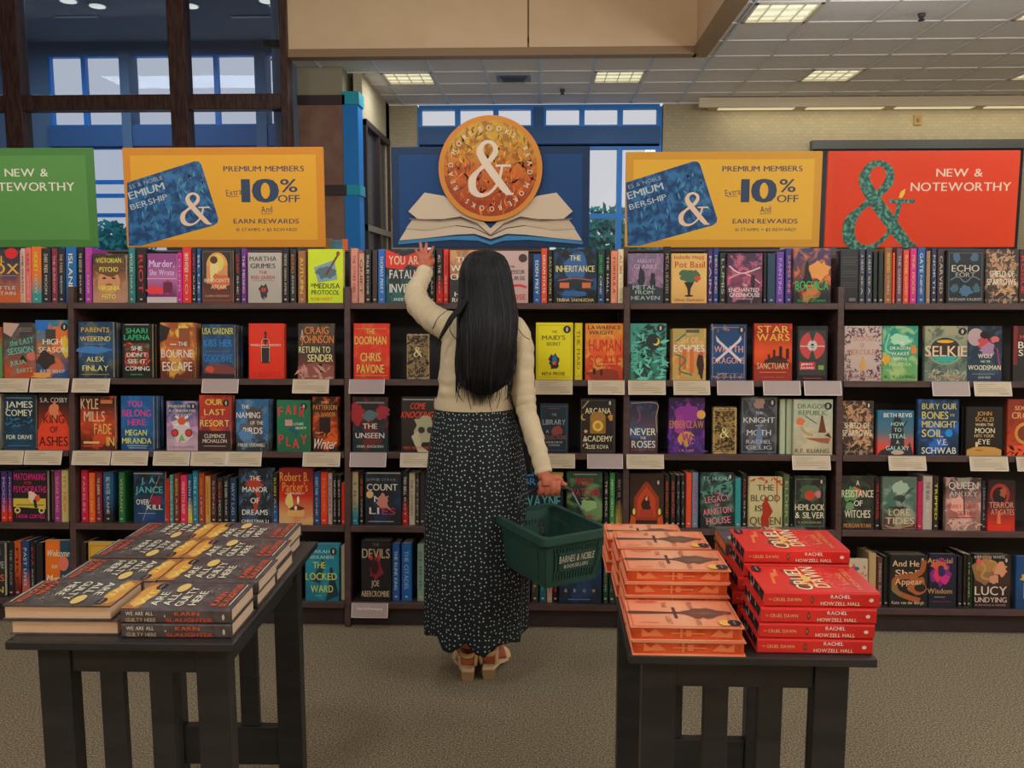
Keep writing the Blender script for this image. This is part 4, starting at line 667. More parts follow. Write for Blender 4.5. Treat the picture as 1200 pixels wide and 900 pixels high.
face(2, 1132.5, 1175, 477, 2, ('24211f', '24211f', '221f1d', None), "T JOHN .5 .87 .4 .09 b08448; T SCALZI .5 .75 .5 .09 b08448; T WHEN_THE .5 .64 .5 .06 c8b088; T MOON .52 .52 .54 .11 c8b890; T HITS_YOUR .5 .41 .54 .06 c8a070; T EYE .5 .29 .32 .11 c8b890; P .02,.0,.02,.12,.2,.17,.5,.19,.8,.17,.98,.12,.98,0 a87c3c; E .36 .11 .12 .02 8a6028; R .26 .18 .33 .28 b8a080", ('black cheese-moon cover', 'black cover with a wheel of cheese as horizon'))
face(2, 1181, 1224, 468, 1, ('7a3020', '8a3420', 'a83c20', '5a241c', .6, 14), "T SIX_OF .5 .85 .6 .08 c89060; T CROWS .52 .72 .8 .12 c89060; E .5 .4 .3 .2 b07838; E .5 .4 .22 .14 6a2c1c; P 0,0,1,0,1,.16,.5,.2,0,.16 c04828; X 20 0,0,1,.15 .1 2c1410", ('rust-red crows cover', 'rust-red cover with gold ring at the right edge'))
for s in [(914, 921, 468, '96a084', '5c6448', '', 'pale green'), (922, 929, 468, '96a084', '5c6448', '', 'pale green')]: spine(2, *s)
# ---- row 4
face(3, 14.5, 55, 551, 2, ('221f20', '221f20', '201d1e', None), "T MATCHMAKING .5 .88 .9 .13 d02070; T FOR .45 .76 .22 .06 a02c28; T PSYCHOPATHS .5 .64 .94 .13 d02070; P .02,.46,.96,.46,.96,.26,.02,.3 b09a38; R .1 .32 .9 .35 807028; E .14 .23 .09 .06 b0a460; E .14 .23 .05 .03 3a3420; E .84 .23 .09 .06 b0a460; E .84 .23 .05 .03 3a3420; B .56 .5 .12 .1 c8a890; B .72 .46 .1 .07 b84430; P .6,.44,.68,.44,.72,.28,.64,.28 202028; T TASHA_CORYELL .52 .12 .86 .08 d02070", ('pink lettered yellow car cover', 'black cover with hot pink letters and a yellow car'))
face(3, 156, 193, 553, 1, ('1f2224', '20303a', '1c3454', '24446c', .7, 18), "R .02 .96 .94 .98 888070; T J._A. .5 .84 .5 .12 4a9c9c; T JANCE .5 .66 .86 .13 4a9c9c; B .74 .44 .2 .12 7c2038; T OVER .3 .42 .4 .11 d0c4a8; T KILL .68 .32 .5 .1 d0c4a8; L .84,.92,.5,.4,.3,.05 .012 b08880; R .15 .19 .7 .2 8898a8", ('black-blue slashed cover', 'black and blue cover with teal name and diagonal slash'))
face(3, 279, 318.5, 549, 2, ('202224', '24282a', '202224', '34485c', .8, 24), "X 26 .1,.35,.9,.95 .12 405c78; B .46 .74 .26 .1 9a3424; P .36,.7,.6,.7,.66,.5,.5,.16,.44,.36,.56,.5 9a3424; T THE .5 .83 .32 .09 c8c4b4; T MANOR .5 .63 .74 .1 c8c4b4; T OF .5 .43 .26 .1 c8c4b4; T DREAMS .5 .22 .76 .1 c8c4b4; T CHRISTINA_LI .5 .06 .8 .06 c8c4b4", ('black cover with blue foliage', 'black cover with blue foliage and white title'))
face(3, 326.5, 366.5, 549, 2, ('6c1c18', 'a82418', 'b89060', 'b03018', .4, 10), "T Robert_B. .46 .86 .84 .17 d07c34; T Parker's .48 .68 .74 .17 d07c34; T HOT_PROPERTY .48 .56 .56 .04 c8b8a8; B .32 .42 .1 .16 e0a860; E .57 .44 .035 .07 e8d8b0; P .3,.28,.5,.36,.76,.3,.5,.2 5c1c14; P .26,.26,.76,.26,.74,.14,.26,.14 c09050; E .5 .3 .04 .04 e8d8b0", ('red cover with candle and matchbook', 'red cover with an orange name and candle flame'))
face(3, 427.5, 470, 553, 1, ('222426', '24282e', '222426', '1d3c60', .5, 16), "R .06 .97 .98 .99 9a9484; T SOPHIE_STAVA .45 .86 .8 .05 7a7468; T COUNT .48 .72 .84 .13 c0b8a8; T MY .46 .5 .4 .12 c0b8a8; B .5 .46 .16 .13 b07060; L .54,.5,.62,.36,.7,.3 .05 b07060; E .14 .58 .1 .07 c89c60; T LI .26 .28 .26 .13 c0b8a8; T ES .66 .27 .36 .13 a03048; R .1 .07 .8 .08 a8a498", ('cover with pink crossed fingers', 'charcoal cover with pale thin letters and pink hand'))
face(3, 611, 660, 553, 1, ('201f20', '1f2224', '2c2824', None), "R .0 .92 .3 1 38628c; R .66 .92 1 1 a0883c; T BRADY .5 .83 .9 .13 3a78a8; T WAYNE .48 .48 .9 .22 4a8c90; R .36 .3 1 .33 b05c30; T SAMPSON .4 .2 .7 .06 a09c88; P .7,.2,1,.32,1,.1 c0481c", ('black cover with large blue name', 'black cover with blue and teal name behind the hand'))
face(3, 664, 706, 553, 1, ('2c4430', '203024', '1c2420', '6a8c58', .7, 10), "R .2 .95 .85 .965 8a8a80; T NIGHT .5 .83 .5 .13 a02038; T WATCHER .5 .64 .88 .14 a02038; B .6 .4 .24 .1 7c9c64; R .4 .52 .6 .53 9aa088; T THE .5 .2 .6 .06 902038; T LIVY .8 .07 .3 .08 902038", ('green cover with crimson title', 'murky green cover with crimson title beside the basket'))
face(3, 737.5, 778, 555, 1, ('2e221a', '35281e', '2c2018', None), "D .84 .84; P .14,.14,.86,.14,.86,.56,.7,.7,.6,.8,.5,.86,.4,.8,.3,.7,.14,.56 84301c; P .24,.2,.76,.2,.76,.54,.5,.76,.24,.54 a83c20; B .5 .42 .12 .16 2c1c18; E .5 .54 .04 .04 c08060; R .3 .2 .7 .34 943420; P .0,.0,.2,.0,.18,.2,.06,.24 a8441c; P .8,.0,1,.0,.96,.24,.84,.2 a8441c; E .14 .3 .04 .06 e0b050; E .88 .3 .04 .06 e0b050", ('brown cover with red moorish arch', 'dark brown cover with a seated figure under red arch'))
face(3, 821, 860.5, 554, 1, ('1f302c', '243a34', '1c2420', '4a7060', .7, 18), "D .88 .93; T T.L._HUCHU .46 .9 .76 .07 8aa89a; X 20 .1,.6,.9,.85 .14 4c8070; T THE .5 .64 .2 .05 c06c78; T LEGACY .5 .54 .74 .12 c06c78 8; T OF .5 .43 .14 .05 c06c78; T ARNISTON .5 .32 .84 .12 c06c78 8; T HOUSE .54 .15 .72 .13 c06c78 6", ('dark green cover with pink lettering', 'dark green cover with hand-drawn pink title'))
face(3, 877.5, 917, 559, 1, ('a89c70', 'aca074', 'a49868', None), "X 14 .0,.85,1,1 .1 a83828; L .84,1,.84,.5 .03 a83828; T THE .5 .8 .5 .12 4c4434; T BLOOD .5 .6 .86 .13 4c4434; T IS .3 .4 .2 .12 4c4434; T QUEEN .5 .16 .92 .16 4c4434; P .4,.0,.62,.0,.6,.2,.72,.34,.6,.5,.5,.56,.4,.48,.42,.3,.36,.2 902818; E .52 .56 .06 .06 902818", ('cream cover with blood-red fist', 'cream cover with a blood-red raised fist'))
face(3, 930.5, 968, 558, 1, ('22241f', '23261f', '202220', '3c4c38', .6, 24), "F .05 5c6050; D .86 .9; B .5 .68 .34 .16 3c5438; E .5 .64 .16 .09 a83828; B .76 .66 .1 .07 a86464; T HEMLOCK .5 .42 .92 .12 c0b898; T &_SILVER .5 .27 .9 .12 c0b898; T T_KINGFISHER .5 .13 .74 .04 8c8454", ('black cover with a red poppy', 'black cover with red poppy and green leaves'))
face(3, 986, 1024.5, 558, 1, ('252622', '262724', '24221f', '3c4a34', .5, 20), "B .3 .66 .2 .14 4c7c48; T A .5 .88 .1 .1 c0bca8; P .36,.82,.7,.72,.5,.6 a05c40; T RESISTANCE .5 .68 .96 .14 c0b8a0; T OF .52 .5 .26 .11 c0b8a0; B .28 .44 .14 .08 5a7c50; T WITCHES .5 .3 .78 .15 c0b8a0; T MORGAN_RYAN .5 .08 .82 .08 b0783c", ('green vine cover with pale title', 'dark cover with green vines and pale narrow title'))
face(3, 1034, 1074.5, 559, 1, ('4a6054', '3c5c50', '3c3028', '8c9880', .6, 12), "B .5 .8 .24 .14 8ca088; B .5 .6 .16 .06 2c3c38; L .56,.6,.9,.8 .03 2c2c28; P .4,.64,.7,.6,.56,.5 2c3430; P .14,.44,.76,.44,.5,.38 2c2420; T LORE .5 .34 .6 .13 b89c7c; T OF .8 .3 .1 .04 b89c7c; T TIDES .52 .18 .84 .13 b89c7c; L .1,.08,.4,.04,.9,.1 .04 9c6c58; F .02 7a5c50", ('sea-green ship cover', 'sea green cover with a dark ship above pale title'))
face(3, 1108.5, 1150, 560, 1, ('38342c', '8c6860', '7c5c50', 'c09488', .8, 16), "P .3,1,.7,1,.5,.8 787868; T QUEEN .5 .86 .84 .14 b0a8a0; T ANOXY .5 .7 .8 .1 a89c94; B .34 .5 .22 .14 c08c7c; L .5,.8,.54,.3 .04 4c3030; T MARRY_MURDER .5 .46 .9 .08 a83834; T TOGETHER .48 .33 .8 .08 a83834; R .1 .24 .86 .26 8c2c2c; X 20 .1,.0,.9,.2 .14 b89484", ('blush swirling cover with red words', 'blush and brown swirling cover with red words'))
face(3, 1158, 1190, 563, 1, ('2c1e1e', '4c2420', 'a82c20', None), "E .44 .72 .36 .22 8c2c24; E .42 .7 .26 .17 241818; B .56 .76 .12 .1 8c4c30; T TERROR .5 .52 .9 .12 b08070; T AT_GATES .54 .38 .84 .12 b08070; P .34,.14,.48,.14,.46,.4,.36,.4 c8643c; R .02 .0 .86 .12 b82c1c", ('dark cover with red glow', 'dark cover glowing red at its base'))
for s in [(-9, -1, 553, '2c2c44', '7a6a90', '', 'indigo'), (0.5, 8, 552, '3c2c5c', '9a84a8', 'MOONS', 'purple over red', 'b83020'), (8.8, 14, 552, '3c2c5c', '9a84a8', 'MOONS', 'purple over red', 'b83020'), (63, 71, 551, '843068', 'b08080', 'SUGAR ROAD', 'plum'), (71.4, 80, 551, 'a8a060', 'c05020', 'ITS NEW', 'lime'),
          (94.5, 102.5, 551, 'a81c38', 'c87880', 'FAKELIFE', 'crimson'), (103.5, 111, 554, 'c0501e', 'd08850', 'GOOD PINE', 'orange'), (112, 119, 554, '6a2430', 'c0a878', 'THE JUNIPER|WEST', 'dark red'), (120.5, 132.5, 553, '1f4868', 'a0a898', 'BIG WATER|KANE', 'blue over black', '1f2020'), (138.5, 146, 553, '245c34', '8a9858', 'VERDANT', 'green'),
          (193.4, 198, 561, 'b82c20', 'c87868', '', 'red'), (198.4, 203, 557, '3c7c74', '8cb0a0', 'NORTH', 'teal'), (203.4, 210.5, 555, '6a2820', 'c0a050', 'BIG REVOLVE|AXE', 'rust'), (211, 219, 557, 'c02848', 'd8a098', 'VENDETTA SLEEP', 'crimson'), (219.4, 225, 556, '1f4868', 'b0b8a8', 'RUTH RUNN', 'blue to yellow', 'b8a030'), (225.3, 232, 552, '1f6c80', '90b8b0', 'TRUE K|OLD', 'teal'), (232.4, 239.5, 554, '8c3820', 'c0683c', 'HARD HAUL|LEW', 'rust orange'), (240, 246.5, 558, 'b07c38', '7c4c20', 'GOLDEN STATE', 'tan orange'), (247, 253.5, 556, '3c2424', '9a7870', 'SONG', 'dark maroon'), (254, 261, 560, '2c2422', 'a84c28', 'RED LINE|MOS', 'black'), (261.5, 268.5, 558, '1f2122', 'a8a898', 'THE GUNN|OAK', 'black'), (269, 277.5, 560, '203448', '7890a0', 'NAVY LAD', 'navy'),
          (319, 325.5, 554, '262a20', 'b0a840', 'RUSH|ALL', 'black over blue', '28588c'), (367.3, 375, 553, '1c4470', '9cacb8', 'ROBERT PARK|ONE', 'blue'), (375.4, 384, 553, 'c8381c', 'e07050', 'FOLKLORIC', 'bright red'), (384.3, 389.5, 554, '9c8880', '5c4c48', 'REGENT', 'grey-pink'), (390, 394.7, 557, '201e20', 'a8a090', 'DEAD|WEB', 'black'), (395, 399.7, 557, '201e20', 'a8a090', 'DEAD|WEB', 'black'), (400, 404.5, 566, 'b82818', 'b82818', '', 'red'),
          (412.5, 420, 553, 'b0986c', '2c7c84', 'TIDE', 'cream over teal', '2c7c8c'), (421, 426.5, 555, '242020', 'c05820', 'HIT RIDER|SON', 'black'), (471, 478.5, 552, '262424', 'c0b8ac', 'TED BELL|ROT', 'black over red', '9c2020'), (479.3, 486.5, 554, 'a09078', '5c4c40', 'THE LANTERN', 'cream'), (487, 491.5, 554, '34302a', '8c8474', 'FLYNN', 'dark brown'), (492, 498, 553, '2c2826', '8c8474', '', 'black-brown'),
          (708, 713.5, 555, '202020', 'a8a090', 'THE HOLE', 'black'), (714.5, 721, 554, '3c7840', 'a0b888', 'NIGHT GROVE', 'green'), (721.5, 730.5, 555, '242020', '9c9484', 'WHAT WE|WED', 'black over yellow', 'a88c38'),
          (779, 785, 556, '28201e', 'b8502c', 'GOD SANCTUARY', 'black, orange-lettered'), (786, 792, 556, '28201e', 'b8502c', 'GOD SANCTUARY', 'black, orange-lettered'), (793, 797.5, 557, '222422', '6c7068', 'LILY', 'black'), (798.5, 803, 557, '222422', '6c7068', 'LILY', 'black'), (804, 811, 554, 'd04428', 'd87850', '', 'vermilion'), (811.4, 819, 554, '64788c', 'a83c48', 'WINTER BLUE', 'blue-grey'),
          (861.3, 869, 560, '2c7c7c', '6cb0a8', '', 'teal'), (869.8, 876, 555, '231f1f', 'a04030', 'ROGUE|SIX', 'black'), (918.3, 926, 556, '4c5c3c', '8c9c70', 'ELDER', 'olive green'), (926.6, 930, 560, '201e1c', '8c7c40', '', 'black'),
          (1025.5, 1032.5, 559, '2a2020', 'b83824', 'THE CAROUSEL', 'black'), (1075.4, 1081.5, 564, 'a8204c', 'c85c70', '', 'crimson pink'), (1082, 1093.5, 558, '9c9084', '4c4440', 'THE BEAR|IF', 'cream'), (1094, 1101, 558, '2c2420', 'b8b030', 'TRIPPED', 'black'), (1151, 1156.5, 563, '2c3238', '8c8c88', 'TERROR AT', 'grey-black')]:
    spine(3, *s)
# ---- row 5
face(4, -26, 5, 636, 2, ('24282a', '262a2c', '22262a', None), "T THE .6 .84 .5 .1 a89c84; T WEAVE .6 .6 .76 .13 9c9484; T SEAS .6 .36 .76 .13 b8582c; T SUN .6 .14 .7 .12 b0983c", ('black block-lettered cover', 'black cover with block letters cut by the left edge'))
face(4, 52.5, 84, 633, 1, ('c8601c', 'c8601c', 'b8541c', None), "P .56,0,1,0,1,1,.56,1 1f3c4c; E .68 .6 .2 .13 c8604c; S Welcome .5 .78 .84 .12 d8c0a0; S to .36 .56 .2 .09 d8c0a0; S Murder .5 .34 .84 .13 d8c0a0", ('half orange half navy cover', 'cover split orange and navy with pale script'), 0)
face(4, 103, 136, 635, 1, ('b08830', 'b88c30', 'a87c2c', None), "F .06 8c6c28; T GOLD .4 .6 .5 .1 d8c8a0", ('mustard cover', 'mustard cover half hidden by the left table books'), 0)
face(4, 357.5, 397, 638, 2, ('1f6c7c', '1f7080', '1c6070', '2a8494', .5, 12), "D .84 .88; T SARAH .46 .88 .54 .06 98b8b0; T PEKKANEN .46 .78 .76 .06 98b8b0; P .2,.36,.5,.74,.6,.7,.44,.3 1c3c48; P .62,.0,1,.1,.8,.6,.74,.6,.7,.3 1c2c38; T THE .42 .64 .36 .12 b0b84c; T LOCKED .48 .44 .92 .13 b0b84c; T WARD .5 .22 .66 .13 b0b84c; R .3 .09 .5 .1 90a060", ('teal cover with yellow title', 'teal cover with yellow letters and dark reaching hands'))
face(4, 423, 458, 633, 3, ('1f1d1d', '211e1e', '1f1c1c', None), "T THE .5 .93 .22 .05 6c5c50; T DEVILS .5 .79 .92 .16 a08c70; B .5 .54 .22 .18 6c1c24; E .46 .56 .13 .12 2c1418; B .34 .72 .06 .04 a02c28; B .6 .72 .06 .04 a02c28; T JOE .48 .3 .26 .1 a89478; T ABERCROMBIE .48 .13 .94 .1 a89478", ('black cover with red ember', 'black cover with tall tan letters, lowest shelf'))
face(4, 655, 705, 629, 1, ('1c2430', '1e3450', '1c2430', '243c5c', .7, 12), "B .7 .55 .16 .14 c0562c; L .95,.85,.8,.6,.5,.4,.2,.36 .1 b8642c; L .9,.7,.75,.45,.4,.34 .05 d09038; B .5 .5 .1 .1 1c5464; T B .17 .2 .05 .05 c0904c; T R .38 .2 .05 .05 c0904c; T O .6 .2 .06 .05 c0904c; T W .82 .2 .07 .05 c0904c; R .22 .06 .74 .075 3c688c", ('navy cover with orange tail', 'navy cover with an orange curling shape behind the basket'))
face(4, 984, 1017, 655, 1, ('a8987c', 'a8987c', 'a09074', None), "B .5 .8 .18 .06 4c4470; B .4 .66 .12 .08 3c7c54; X 14 .4,.4,.95,.9 .09 b04438; T WILD .6 .22 .6 .1 a84c38", ('cream floral cover', 'cream cover with small colourful flowers'), 0)
face(4, 1043, 1087.5, 650, 3, ('201f1d', '232220', '1f1e1c', None), "D .86 .9; T And_He .42 .84 .7 .12 c8a07c; T Shall .46 .66 .62 .13 c8a07c; L .9,.9,.84,.7,.6,.6,.3,.58,.12,.5,.2,.3,.5,.2,.8,.14 .14 8c4c28; L .12,.46,.1,.34,.3,.24 .1 6c6038; B .72 .42 .26 .16 90502c; E .8 .38 .15 .08 241f1c; T Appear .5 .5 .72 .12 c89c74; T Kate_van_der_Borgh .48 .1 .84 .06 c8a484", ('black cover with coiled serpent', 'black cover with an orange coiled creature'))
face(4, 1089, 1121, 649, 1, ('221e30', '20222e', '1c2028', None), "T Artificial .4 .88 .9 .1 b08454; B .44 .64 .36 .22 6c2464; B .4 .78 .3 .1 b04c34; B .3 .6 .14 .1 c02848; B .56 .54 .16 .1 b02468; B .46 .68 .14 .1 26244c; T Wisdom .4 .32 .9 .1 a87c4c; R .2 .2 .6 .21 8c8884; R .1 .12 .8 .13 7c2450", ('navy cover with magenta skull', 'navy cover with a magenta and orange skull shape'))
face(4, 1142, 1184.5, 650, 2, ('2a2321', '3a2a24', '241c1b', None), "D .88 .9; T KIERSTEN_WHITE .42 .96 .84 .05 a8a094; B .36 .7 .38 .24 7c5a38; B .3 .8 .26 .12 94683c; B .72 .74 .18 .13 b87c5c; B .54 .54 .16 .08 b0785c; L .1,.9,.3,.76,.2,.6,.4,.54 .06 a07844; L .4,.9,.6,.84,.5,.7 .06 a07844; E .12 .88 .07 .05 c0483c; T LUCY .46 .34 .88 .17 b8a894; T UNDYING .46 .17 .88 .1 b8a090; T A_DRACULA_NOVEL .46 .07 .86 .03 a87870", ('cover with a golden-haired profile', 'dark cover with golden-haired face in profile'))
face(4, 1191, 1222, 652, 1, ('1d3c60', '1e4068', '1c3858', None), "B .5 .6 .3 .1 b08c3c; R .3 .2 .34 .5 a8a8a8", ('plain blue cover', 'blue cover at the lower right edge'))
for s in [(9.5, 16, 636, '202022', '7c7870', 'THE CLOCK', 'black'), (16.4, 24, 634, 'a84820', '4c2018', 'FIRE', 'orange over dark red', '5c1c18'), (25, 34, 634, '22385c', 'a8a8a8', 'PAST LIVES', 'blue over red', 'a04c3c'), (35, 41, 635, '201e20', 'a83028', 'EVA|AUSTEN', 'black'), (41.5, 50, 636, '231f20', '40707c', '', 'black-teal'), (93, 101, 636, '2c2420', '7c7468', '', 'dark brown'),
          (341, 346, 641, '201f1f', '7c7468', 'THE|TIME', 'black'), (347, 354, 641, '201f1f', 'a8a090', 'THE|REAL VE', 'black'), (399.5, 404, 640, '9c9478', '5c5c4c', '', 'cream'),
          (459.5, 468.5, 637, '1f4c84', 'a0a8a8', 'THE RUNE KING', 'blue'), (470.5, 482.5, 637, '1f5088', '7c94a8', 'THE CITADEL', 'bright blue'), (489, 497, 638, '6c8068', '3c5c54', 'SHINE', 'grey-green'),
          (617, 621, 640, '5c2c5c', '7c4c7c', '', 'purple'), (623, 631, 640, '302e24', '8c8454', 'OWL', 'dark olive'), (632.5, 640.5, 640, '1d4c54', '3c8484', 'SEA', 'dark teal'), (641, 647.5, 642, 'a07c64', '8c3424', 'ROUGE', 'tan'), (648, 654.5, 641, '241c1e', '8c3c2c', 'WEB', 'black'), (707, 713, 636, '22382c', '7c8c78', 'THE GROVE', 'dark green'), (714, 721, 636, '22382c', '7c8c78', 'THE GROVE', 'dark green'),
          (1018, 1027.5, 648, '9c8258', 'b09870', '', 'tan'), (1028.3, 1035, 653, '4c302c', 'a07c74', 'EMBER RISE', 'brown'), (1036, 1042, 652, '22221f', '4c4c44', '', 'black'), (1123, 1128.5, 652, '201e20', '4c4c50', '', 'black'), (1129.5, 1133.5, 649, '242019', '8c7c40', '', 'black-gold'), (1134, 1138.5, 650, '2c2a22', 'a89c78', 'THE LAND', 'black-cream'), (1139, 1142, 654, '2c7844', '3c8c54', '', 'green')]:
    spine(4, *s)
build_spines()

# ---------------------------------------------------------------- price cards under the shelf edges
def card(row, x0, x1, px_label, blank=False, txt=None):
    yb = {1: 458, 2: 546, 4: 722}[row]
    u0 = SU[row] - .004; X0, _ = S(x0, SHY[row] + 2, -.012); X1, _ = S(x1, SHY[row] + 2, -.012); W = X1 - X0; H = .058
    root = empty('price_card', LW(X0, -.0085, u0 + .001), Euler((-RK - R_(14), 0, 0)), label=px_label, cat='price card', group='paper price cards clipped under the shelf edges')
    col = '8c7c76' if blank else 'a39479'
    b = MB(); b.box(0, W, -.0012, .0, -H, 0, mat(col, .5)); cdo = b.build('card', root)
    b = MB(); cl = mat('b9aca4', .25); b.box(-.003, W + .003, -.0005, .001, -H - .003, -H, cl); b.box(W, W + .003, -.0022, .001, -H, 0, cl); b.box(-.003, 0, -.0022, .001, -H, 0, cl); b.box(-.003, W + .003, -.002, .006, 0, .002, mat('8c8078', .4)); b.build('clear_holder', root)
    mp = lambda u, v, ly: (u, -.0016 - ly * .0001, v - H)
    b = MB()
    if txt: text(b, mp, txt, W * .5, H * .62, W * .72, H * .17, mat('d8d0c8', .4), 1)
    elif not blank:
        ink = mat('74695a', .5); rr = random.Random(int(x0)); t = .0016
        for k, (v, l) in enumerate(((.8, .5), (.66, .34), (.5, .78), (.38, .82), (.26, .8))):
            ngon(b, mp, [(W * .08, H * v), (W * (.08 + l * rr.uniform(.9, 1.05)), H * v), (W * (.08 + l), H * v + t), (W * .08, H * v + t)], ink, 1)
        ngon(b, mp, [(W * .66, H * .1), (W * .94, H * .1), (W * .94, H * .14), (W * .66, H * .14)], ink, 1)
    if b.v: b.build('card_print', cdo)
for row, lst in ((1, ((-6, 33, 'grey cover with mint brush lettering'), (37, 80, 'multicoloured coast cover'), (86, 128, 'blue lake cover'), (238, 279, 'blue dusk cover with yellow name', 1), (344, 385, 'orange lettered desert cover'), (410, 450, 'red cover with gold title', 1), (628, 670, 'yellow crest cover'), (690, 731, 'orange-and-red lettered cover'), (737, 779, 'teal waterfall and moon cover'), (790, 831, 'ochre street-scene cover'), (841, 882, 'blue crossed-swords cover', 1), (895, 937, 'red space-adventure cover', 1), (943, 985, 'red disc cover', 1), (1093, 1135, 'stone-ringed seascape cover', 1), (1142, 1184, 'moonlit embrace cover'))),
                 (2, ((-10, 27, 'blue-black cover, cream name'), (30, 72, 'flame cover with black title'), (86, 129, 'rust stencil-lettered cover'), (132, 173, 'blue cover with pink title'), (181, 222, 'railway-signal cover'), (225, 265, 'sunset hotel cover'), (267, 306, 'blue cover with brown bird'), (356, 398, 'burning cover with script title'), (411, 452, 'black cover with red mist', 1), (470, 508, 'pale skull cover'), (633, 673, 'dim navy library cover'), (689, 729, 'black tarot-style cover', 1), (735, 777, 'dusky cover with ribboned lettering'), (929, 972, 'pale warrior cover'), (1042, 1084, 'teal-to-red silhouettes cover'), (1137, 1180, 'black cheese-moon cover'), (1192, 1230, 'rust-red crows cover')))):
    for c in lst: card(row, c[0], c[1], ('blank greyish' if len(c) > 3 else 'printed cream') + ' price card under the ' + c[2], len(c) > 3)
card(4, 413, 454, 'grey genre card with white lettering on the bottom shelf edge', True, 'Sci-fi/Fantasy')

# ---------------------------------------------------------------- signs standing on top of the bookcases
YS = LW(0, BACKD + .03, u_top).y + .02
def sign(x0, x1, y0, y1, base, edge, label, draw, thick=.014, tiltl=0, name='sign'):
    Y = YS; p00 = atY(x0, y1, Y); p11 = atY(x1, y0, Y)
    W = p11.x - p00.x; H = p11.z - p00.z
    root = empty(name, (p00.x, Y, p00.z), label=label, cat='sign')
    b = MB(); b.box(0, W, 0, thick, 0, H, mat(edge, .5)); bevel(b.build('board', root), .002)
    mp = lambda u, v, ly: (u, -.0004 - ly * .0002, v)
    def P(px, py):
        q = atY(px, py, Y); return (q.x - p00.x, q.z - p00.z)
    b = MB(); m = .035
    ngon(b, mp, [(m, m), (W - m, m), (W - m, H - m), (m, H - m)], mat(base, .55), 1)
    b.build('face_panel', root)
    draw(root, mp, P, W, H)
    b = MB(); b.box(W * .2, W * .8, .0, .05, -.012, 0, mat('2c2422', .5)); b.build('stand', root)
    return root
def tx(b, mp, P, s, x0, x1, y0, y1, m, ly=3, st='b', ang=0):
    a = P(x0, y1); c = P(x1, y0); text(b, mp, s, (a[0] + c[0]) / 2, (a[1] + c[1]) / 2, c[0] - a[0], c[1] - a[1], m, ly, st, ang)
cream = mat('c8beA6'.lower(), .4)
def d_green(root, mp, P, W, H):
    b = MB(); tx(b, mp, P, 'NEW &', 6, 56, 197, 207, cream); tx(b, mp, P, 'NOTEWORTHY', -26, 87, 213, 224, cream); b.build('lettering', root)
sign(-130, 108, 173, 290, '4b7a3a', '3f6c30', 'green sign with white lettering on the far left bookcase', d_green)
leafm = noisy('16365a', '2c5f86', 26, 5, .42, .6, rough=.35, h3='1d4870')
def d_yellow(dx):
    def f(root, mp, P, W, H):
        b = MB(); x0 = 149 + dx
        ngon(b, mp, [P(x0, 214), P(228 + dx, 189), P(233 + dx, 189.5), P(236 + dx, 193), P(256 + dx, 256), P(255 + dx, 261), P(251 + dx, 264), P(165 + dx, 288), P(x0 + 2, 288)], leafm, 2)
        rr = random.Random(3)
        for _ in range(60):
            a = rr.uniform(0, 1); c = rr.uniform(0, 1); px = 155 + dx + a * 82 + c * 12; py = 222 - a * 22 + c * 50
            if px > 247 + dx: continue
            an = rr.uniform(.6, 2.4); l = rr.uniform(3, 7); q = [(px + math.cos(an) * l, py + math.sin(an) * l), (px + math.sin(an) * 1.3, py - math.cos(an) * 1.3), (px - math.cos(an) * l, py - math.sin(an) * l), (px - math.sin(an) * 1.3, py + math.cos(an) * 1.3)]
            ngon(b, mp, [P(*k) for k in q], mat(rr.choice(['2f6a8c', '1b4468', '3c7a94', '122c4c']), .35), 3)
        b.build('card_picture', root)
        b = MB(); an = R_(16); tan = mat('c2a68a', .4)
        tx(b, mp, P, 'ES & NOBLE', 151 + dx, 191 + dx, 211, 216, mat('7c8c90', .4), 4, 'n', an); tx(b, mp, P, 'EMIUM', 150 + dx, 193 + dx, 219, 228, mat('9aa4a4', .4), 4, 'b', an); tx(b, mp, P, 'BERSHIP', 152 + dx, 197 + dx, 233, 240, mat('9aa4a4', .4), 4, 'n', an)
        c = P(229 + dx, 245); amp(b, mp, c[0], c[1], P(246 + dx, 0)[0] - P(212 + dx, 0)[0], P(0, 227)[1] - P(0, 263)[1], tan, 4)
        nv = mat('23344a', .4)
        tx(b, mp, P, 'PREMIUM MEMBERS', 262 + dx, 356 + dx, 194, 201, nv); 
        for k_ in range(5): tx(b, mp, P, '10', 284 + dx + k_ * .7, 323 + dx + k_ * .7, 208, 237, nv, 3 + k_ * .4)
       
        tx(b, mp, P, '%', 329 + dx, 348 + dx, 209, 225, nv); tx(b, mp, P, 'OFF', 326 + dx, 351 + dx, 228, 237, nv); tx(b, mp, P, 'Extra', 265 + dx, 283 + dx, 221, 229, nv, 3, 'n', R_(8))
        tx(b, mp, P, 'And', 306 + dx, 319 + dx, 241, 249, nv, 3, 'n', R_(5)); stroke(b, mp, [P(306 + dx, 251), P(319 + dx, 250)], [.002, .002], nv, 3); stroke(b, mp, [P(268 + dx, 231), P(280 + dx, 230)], [.002, .002], nv, 3)
        tx(b, mp, P, 'EARN REWARDS', 274 + dx, 350 + dx, 256, 262, nv); tx(b, mp, P, '10 STAMPS = $5 REWARD!', 277 + dx, 348 + dx, 267, 271, nv, 3, 'n'); b.build('lettering', root)
    return f
sign(149, 378.5, 172, 290, 'cb8a22', 'b4731a', 'left yellow sign with a blue card picture and navy lettering', d_yellow(0))
